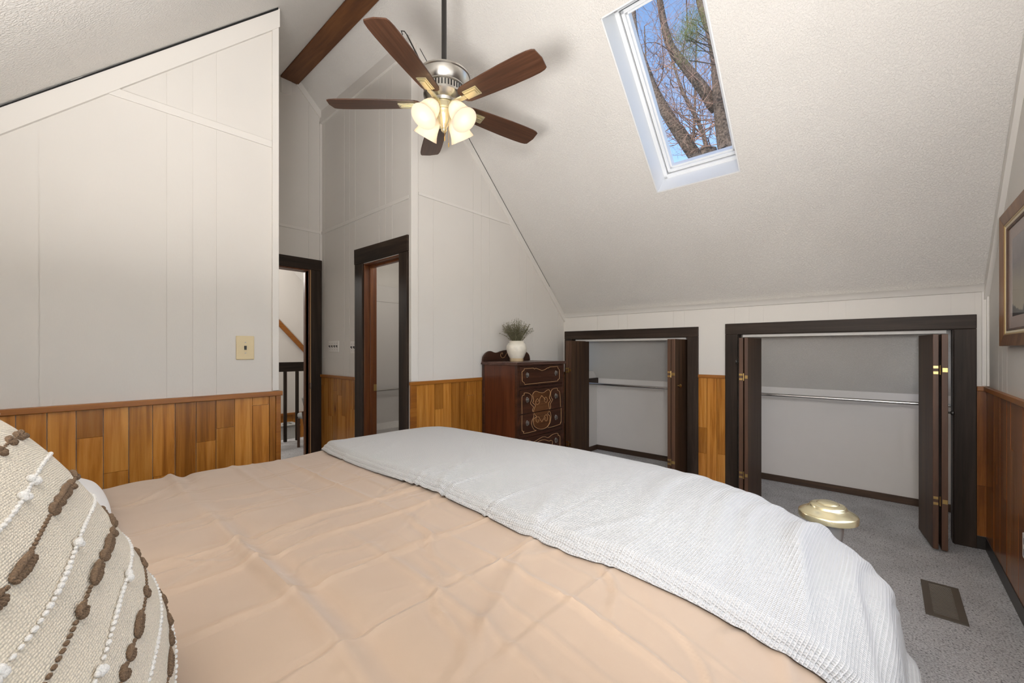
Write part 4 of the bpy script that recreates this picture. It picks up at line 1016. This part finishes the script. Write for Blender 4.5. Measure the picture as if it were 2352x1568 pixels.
for k in range(16): mb.box(2.425+k*.0235, 2.437+k*.0235, 7.19, 7.2, -1.2, .04)
mb.build('body', 'whitecotton', t); mb = MB(); mb.box(2.41, 2.81, 7.18, 7.52, .04, .07); mb.tube([(2.58, 7.3, .07), (2.62, 7.3, .10), (2.68, 7.3, .095), (2.72, 7.3, .07)], .012, 8); mb.build('lid', 'greychair', t, bevel=.005)
t = empty('upholstered_chair', (2.2, 5.35, 0), 'grey upholstered chair with a brown wooden leg behind the entry door jamb', 'chair')
mb = MB()
mb.prism([(2.10, 5.25, .70), (2.125, 5.25, .715), (2.40, 5.25, .715), (2.40, 5.25, .02), (2.215, 5.25, .02), (2.135, 5.25, .55)], (0, .10, 0)); mb.build('backrest', 'greychair', t, bevel=.02)
mb = MB(); mb.tube([(2.135+.04*math.cos(a)+.02, 5.30, .69+.075*math.sin(a)) for a in [PI*i/10 for i in range(11)]], .007, 8); mb.build('handle_loop', 'greychair', t, smooth=True)
mb = MB(); mb.tube([(2.075, 5.22, .545), (2.11, 5.22, .28), (2.135, 5.22, .12), (2.12, 5.22, .0)], [.018, .020, .021, .016], 8); mb.build('leg', 'dooredge', t, smooth=True)
mb = MB(); mb.box(2.22, 2.6, 5.36, 5.8, .38, .46); mb.build('seat', 'greychair', t, bevel=.03)
for x, y in ((2.58, 5.24), (2.24, 5.78), (2.58, 5.78)):
    mb = MB(); mb.tube([(x, y, 0), (x, y, .38)], .018, 8); mb.build('leg', 'dooredge', t)

# ------------------------------------------------------------------ nightstand lamp beside the bed (just out of frame)
t = empty('nightstand', (-.47, 2.45, 0), 'dark nightstand beside the far side of the bed head', 'nightstand')
mb = MB(); mb.box(-.68, -.28, 2.25, 2.72, .12, .60); mb.build('body', 'door', t, bevel=.006)
for x in (-.66, -.32):
    for y in (2.27, 2.68):
        mb = MB(); mb.box(x, x+.03, y, y+.03, 0, .12); mb.build('leg', 'door', t)
t = empty('table_lamp', (-.48, 2.5, .60), 'table lamp with cream drum shade on the nightstand', 'lamp')
mb = MB(); mb.lathe([(.001, .60), (.07, .60), (.07, .61), (.03, .63), (.055, .72), (.05, .82), (.012, .87), (.01, 1.0)], (-.48, 2.5, 0), n=28); mb.build('base', 'vase', t, smooth=True)
mb = MB(); mb.lathe([(.15, .95), (.11, 1.20)], (-.48, 2.5, 0), n=36); mb.f = mb.f[:36]; mb.m = mb.m[:36]; mb.build('lamp_shade', 'shade', t, smooth=True, solid=.002)
mb = MB(); mb.ball((-.48, 2.5, 1.05), .03, 10); mb.build('bulb', 'bulb', t, smooth=True)

# ------------------------------------------------------------------ trees above the skylight
TH_ = math.atan2(859, 961); Fv = Vector((math.cos(TH_), math.sin(TH_), 0)); Rv = Vector((math.sin(TH_), -math.cos(TH_), 0)); EYE = Vector((0, 0, H))
def at(u, v, d): return EYE+(Fv+Rv*((u-1176)/961)-Vector((0, 0, (v-804)/961)))*d
def trunk_tree(label, path, d, rpx, seed, n_b, reach=1.2, group=None, tw=2):
    r = random.Random(seed); P = [at(u, v, d+dd) for u, v, dd in path]
    rad = [w_*d/961/2 for w_ in rpx]
    low = P[0]; gnd = Vector((low.x+.4, low.y-.1, -3.0)); P = [gnd]+P; rad = [rad[0]*1.35]+rad
    # smooth
    Q, R_ = [], []
    for i in range(len(P)-1):
        for j in range(6):
            t_ = j/6; g = lambda k: P[max(0, min(len(P)-1, k))]
            p0, p1, p2, p3 = g(i-1), g(i), g(i+1), g(i+2)
            Q.append(.5*((2*p1)+(p2-p0)*t_+(2*p0-5*p1+4*p2-p3)*t_*t_+(3*p1-p0-3*p2+p3)*t_**3)); R_.append(rad[i]+(rad[i+1]-rad[i])*t_)
    Q.append(P[-1]); R_.append(rad[-1])
    t = empty('bare_tree', gnd, label, 'tree', group)
    mb = MB(); mb.tube(Q, R_, 14); mb.build('trunk', 'bark', t, smooth=True)
    mb = MB()
    def branch(p, dirv, L, rr, lev):
        pts = [p]; dv = dirv.normalized(); nseg = 6
        for i in range(nseg):
            dv = (dv+Vector((r.gauss(0, .22), r.gauss(0, .22), r.gauss(.06, .2)))).normalized()
            pts.append(pts[-1]+dv*L/nseg)
        mb.tube(pts, [rr*(1-.8*i/nseg) for i in range(nseg+1)], 5 if lev == 0 else 3, cap=False)
        if lev < tw:
            for i in range(2, nseg+1):
                for _ in range(1):
                    nd = (dv+Vector((r.gauss(0, .8), r.gauss(0, .8), r.gauss(.2, .6)))).normalized()
                    branch(pts[i], nd, L*r.uniform(.4, .65), rr*.5, lev+1)
    for k in range(n_b):
        i = r.randrange(8, len(Q)); dv = Vector((r.gauss(0, 1), r.gauss(0, 1), r.gauss(.45, .4)))
        branch(Q[i], dv, reach*r.uniform(.6, 1.3), min(R_[i]*.3, .013)*d/9, 0)
    mb.build('branches', 'twig', t)
    return t
G_ = 'bare trees above the skylight'
trunk_tree('leaning bare tree whose trunk crosses the lower left of the skylight', [(1640, 430, 0), (1605, 370, 0), (1570, 320, 0), (1525, 250, .1), (1500, 200, .2), (1482, 150, .2), (1464, 100, .3), (1456, 40, .4), (1450, -60, .5)], 8.0, [34, 30, 27, 24, 19, 15, 13, 11, 9], 1, 13, 1.4, G_)
trunk_tree('bare tree with a bent trunk rising across the middle of the skylight', [(1668, 290, .1), (1640, 245, 0), (1615, 205, 0), (1580, 160, .1), (1545, 115, .2), (1531, 80, .2), (1522, 40, .3), (1512, -20, .3), (1505, -80, .4)], 7.4, [30, 27, 25, 22, 19, 17, 15, 13, 11], 2, 13, 1.4, G_)
trunk_tree('thick bare tree standing nearly upright along the right edge of the skylight', [(1682, 420, 0), (1668, 340, 0), (1660, 280, 0), (1652, 220, 0), (1645, 150, .1), (1632, 80, .1), (1612, 20, .2), (1595, -60, .3)], 7.2, [40, 36, 34, 28, 22, 18, 17, 15], 3, 13, 1.3, G_)
trunk_tree('slender pale bare tree behind the three big trunks', [(1640, 420, 0), (1626, 350, 0), (1608, 290, .1), (1575, 225, .2), (1560, 190, .3), (1530, 90, .4)], 10.5, [11, 10, 9, 8, 6, 3], 4, 16, 1.9, G_)
for k, (u0, u1, dd, sd) in enumerate(((1500, 1480, 13.5, 5), (1590, 1600, 14.5, 6), (1680, 1660, 13, 7))):
    trunk_tree(('thin twiggy tree far behind, low at the left of the skylight', 'thin twiggy tree far behind, in the middle of the skylight', 'thin twiggy tree far behind, near the right edge of the skylight')[k],
               [(u0, 430, 0), (u0+(u1-u0)*.4, 300, .2), (u0+(u1-u0)*.7, 200, .3), (u1, 60, .5)], dd, [9, 7, 5, 2], sd, 18, 2.1, G_)
t = empty('pine_tree', at(1600, 300, 9.2)*1.0, 'green pine boughs among the bare trees near the top of the skylight', 'tree')
r = random.Random(9); mbb, mbn = MB(), MB()
top_ = at(1690, 20, 6.4); gp = Vector((top_.x, top_.y, -3.0)); t.location = gp
mbb.tube([gp, top_+Vector((0, 0, 1.5))], [.16, .04], 10)
for k in range(8):
    c = at(r.uniform(1550, 1630), r.uniform(35, 165), 6.4+r.uniform(-.2, .2)); mbb.tube([Vector((top_.x, top_.y, c.z-r.uniform(.1, .5))), c+Vector((0, 0, -.06)), c], [.008, .006, .003], 5)
    for j in range(420):
        b0 = c+Vector((r.gauss(0, .10), r.gauss(0, .10), r.gauss(0, .06))); dv = Vector((r.gauss(0, 1), r.gauss(0, 1), r.gauss(.4, .7))).normalized()
        o1 = dv.orthogonal().normalized()*.0028; L = r.uniform(.05, .10)
        mbn.add([b0-o1, b0+o1, b0+dv*L], [(0, 1, 2)])
mbb.build('trunk', 'bark', t); tag(mbn.build('needles', 'needle', t, recalc=False), kind='stuff')

# ------------------------------------------------------------------ light
def light(name, kind, loc, energy, color=(1, 1, 1), size=.1, size_y=None, rot=None, spread=None):
    l = bpy.data.lights.new(name, kind); l.energy = energy; l.color = color
    if kind == 'AREA':
        l.shape = 'RECTANGLE'; l.size = size; l.size_y = size_y or size
        if spread: l.spread = spread
    elif kind == 'SUN': l.angle = size
    else: l.shadow_soft_size = size
    o = bpy.data.objects.new(name, l); COL.objects.link(o); o.location = loc
    if rot: o.rotation_euler = rot
    return o
WARM = (1, .87, .70)
for i, (p_, ax) in enumerate(lamps): light('fan_bulb_light', 'POINT', p_, 20., WARM, .022)
light('bedside_bulb_light', 'POINT', (-.48, 2.5, 1.06), 9., WARM, .03)
light('added_window_fill', 'AREA', ((WX0+WX1)/2, YR-.12, (WZ0+WZ1)/2), 13., (1, .98, .95), WX1-WX0, WZ1-WZ0, (PI/2, 0, 0))  # fill light placed behind the added, unseen window
light('bounce_fill', 'AREA', (-.15, .45, 1.25), 56., (1, .97, .94), .4, .4, Vector((.22, .35, 1.5)).to_track_quat('-Z', 'Y').to_euler(), math.radians(135))  # added fill aimed up to bounce off the ceiling, not a room lamp
light('camera_fill', 'AREA', (-.06, -.12, 1.62), 16., (1, .98, .96), .35, .35, Vector((.95, .22, .10)).to_track_quat('-Z', 'Y').to_euler(), math.radians(120))  # added soft fill near the camera, brightens closets and right wall
light('hall_ceiling_light', 'POINT', (1.4, 6.9, 2.5), 60., (1, .95, .9), .15)
light('bath_ceiling_light', 'POINT', (2.45, 3.35, 2.2), 5.5, (1, .96, .9), .08)
light('sun', 'SUN', (0, 0, 10), 3.2, (1, .86, .70), .01, rot=(math.radians(58), 0, math.radians(-108)))
wd = bpy.data.worlds.new('sky'); sc.world = wd; wd.use_nodes = True; nt = wd.node_tree
sk = nt.nodes.new('ShaderNodeTexSky'); sk.sky_type = 'NISHITA'; sk.sun_disc = False; sk.sun_elevation = math.radians(38); sk.sun_rotation = math.radians(250); sk.altitude = 300; sk.ozone_density = 2.0
nt.links.new(sk.outputs[0], nt.nodes['Background'].inputs[0]); nt.nodes['Background'].inputs[1].default_value = .27

# ------------------------------------------------------------------ camera and view
cam = bpy.data.cameras.new('camera'); co_ = bpy.data.objects.new('camera', cam); COL.objects.link(co_)
co_.location = (0, 0, H); co_.rotation_euler = (PI/2, 0, TH_-PI/2)
cam.sensor_width = 36; cam.sensor_fit = 'HORIZONTAL'; cam.lens = 961/2352*36; cam.shift_y = 20/2352; cam.clip_start = .02; cam.clip_end = 200
sc.camera = co_
sc.view_settings.view_transform = 'Standard'; sc.view_settings.look = 'None'; sc.view_settings.gamma = 1; sc.view_settings.use_curve_mapping = False
sc.view_settings.exposure = 0.40
cy = sc.cycles
cy.use_denoising = True; cy.max_bounces = 12; cy.diffuse_bounces = 8; cy.transparent_max_bounces = 16; cy.caustics_reflective = False; cy.caustics_refractive = False; cy.sample_clamp_indirect = 6.
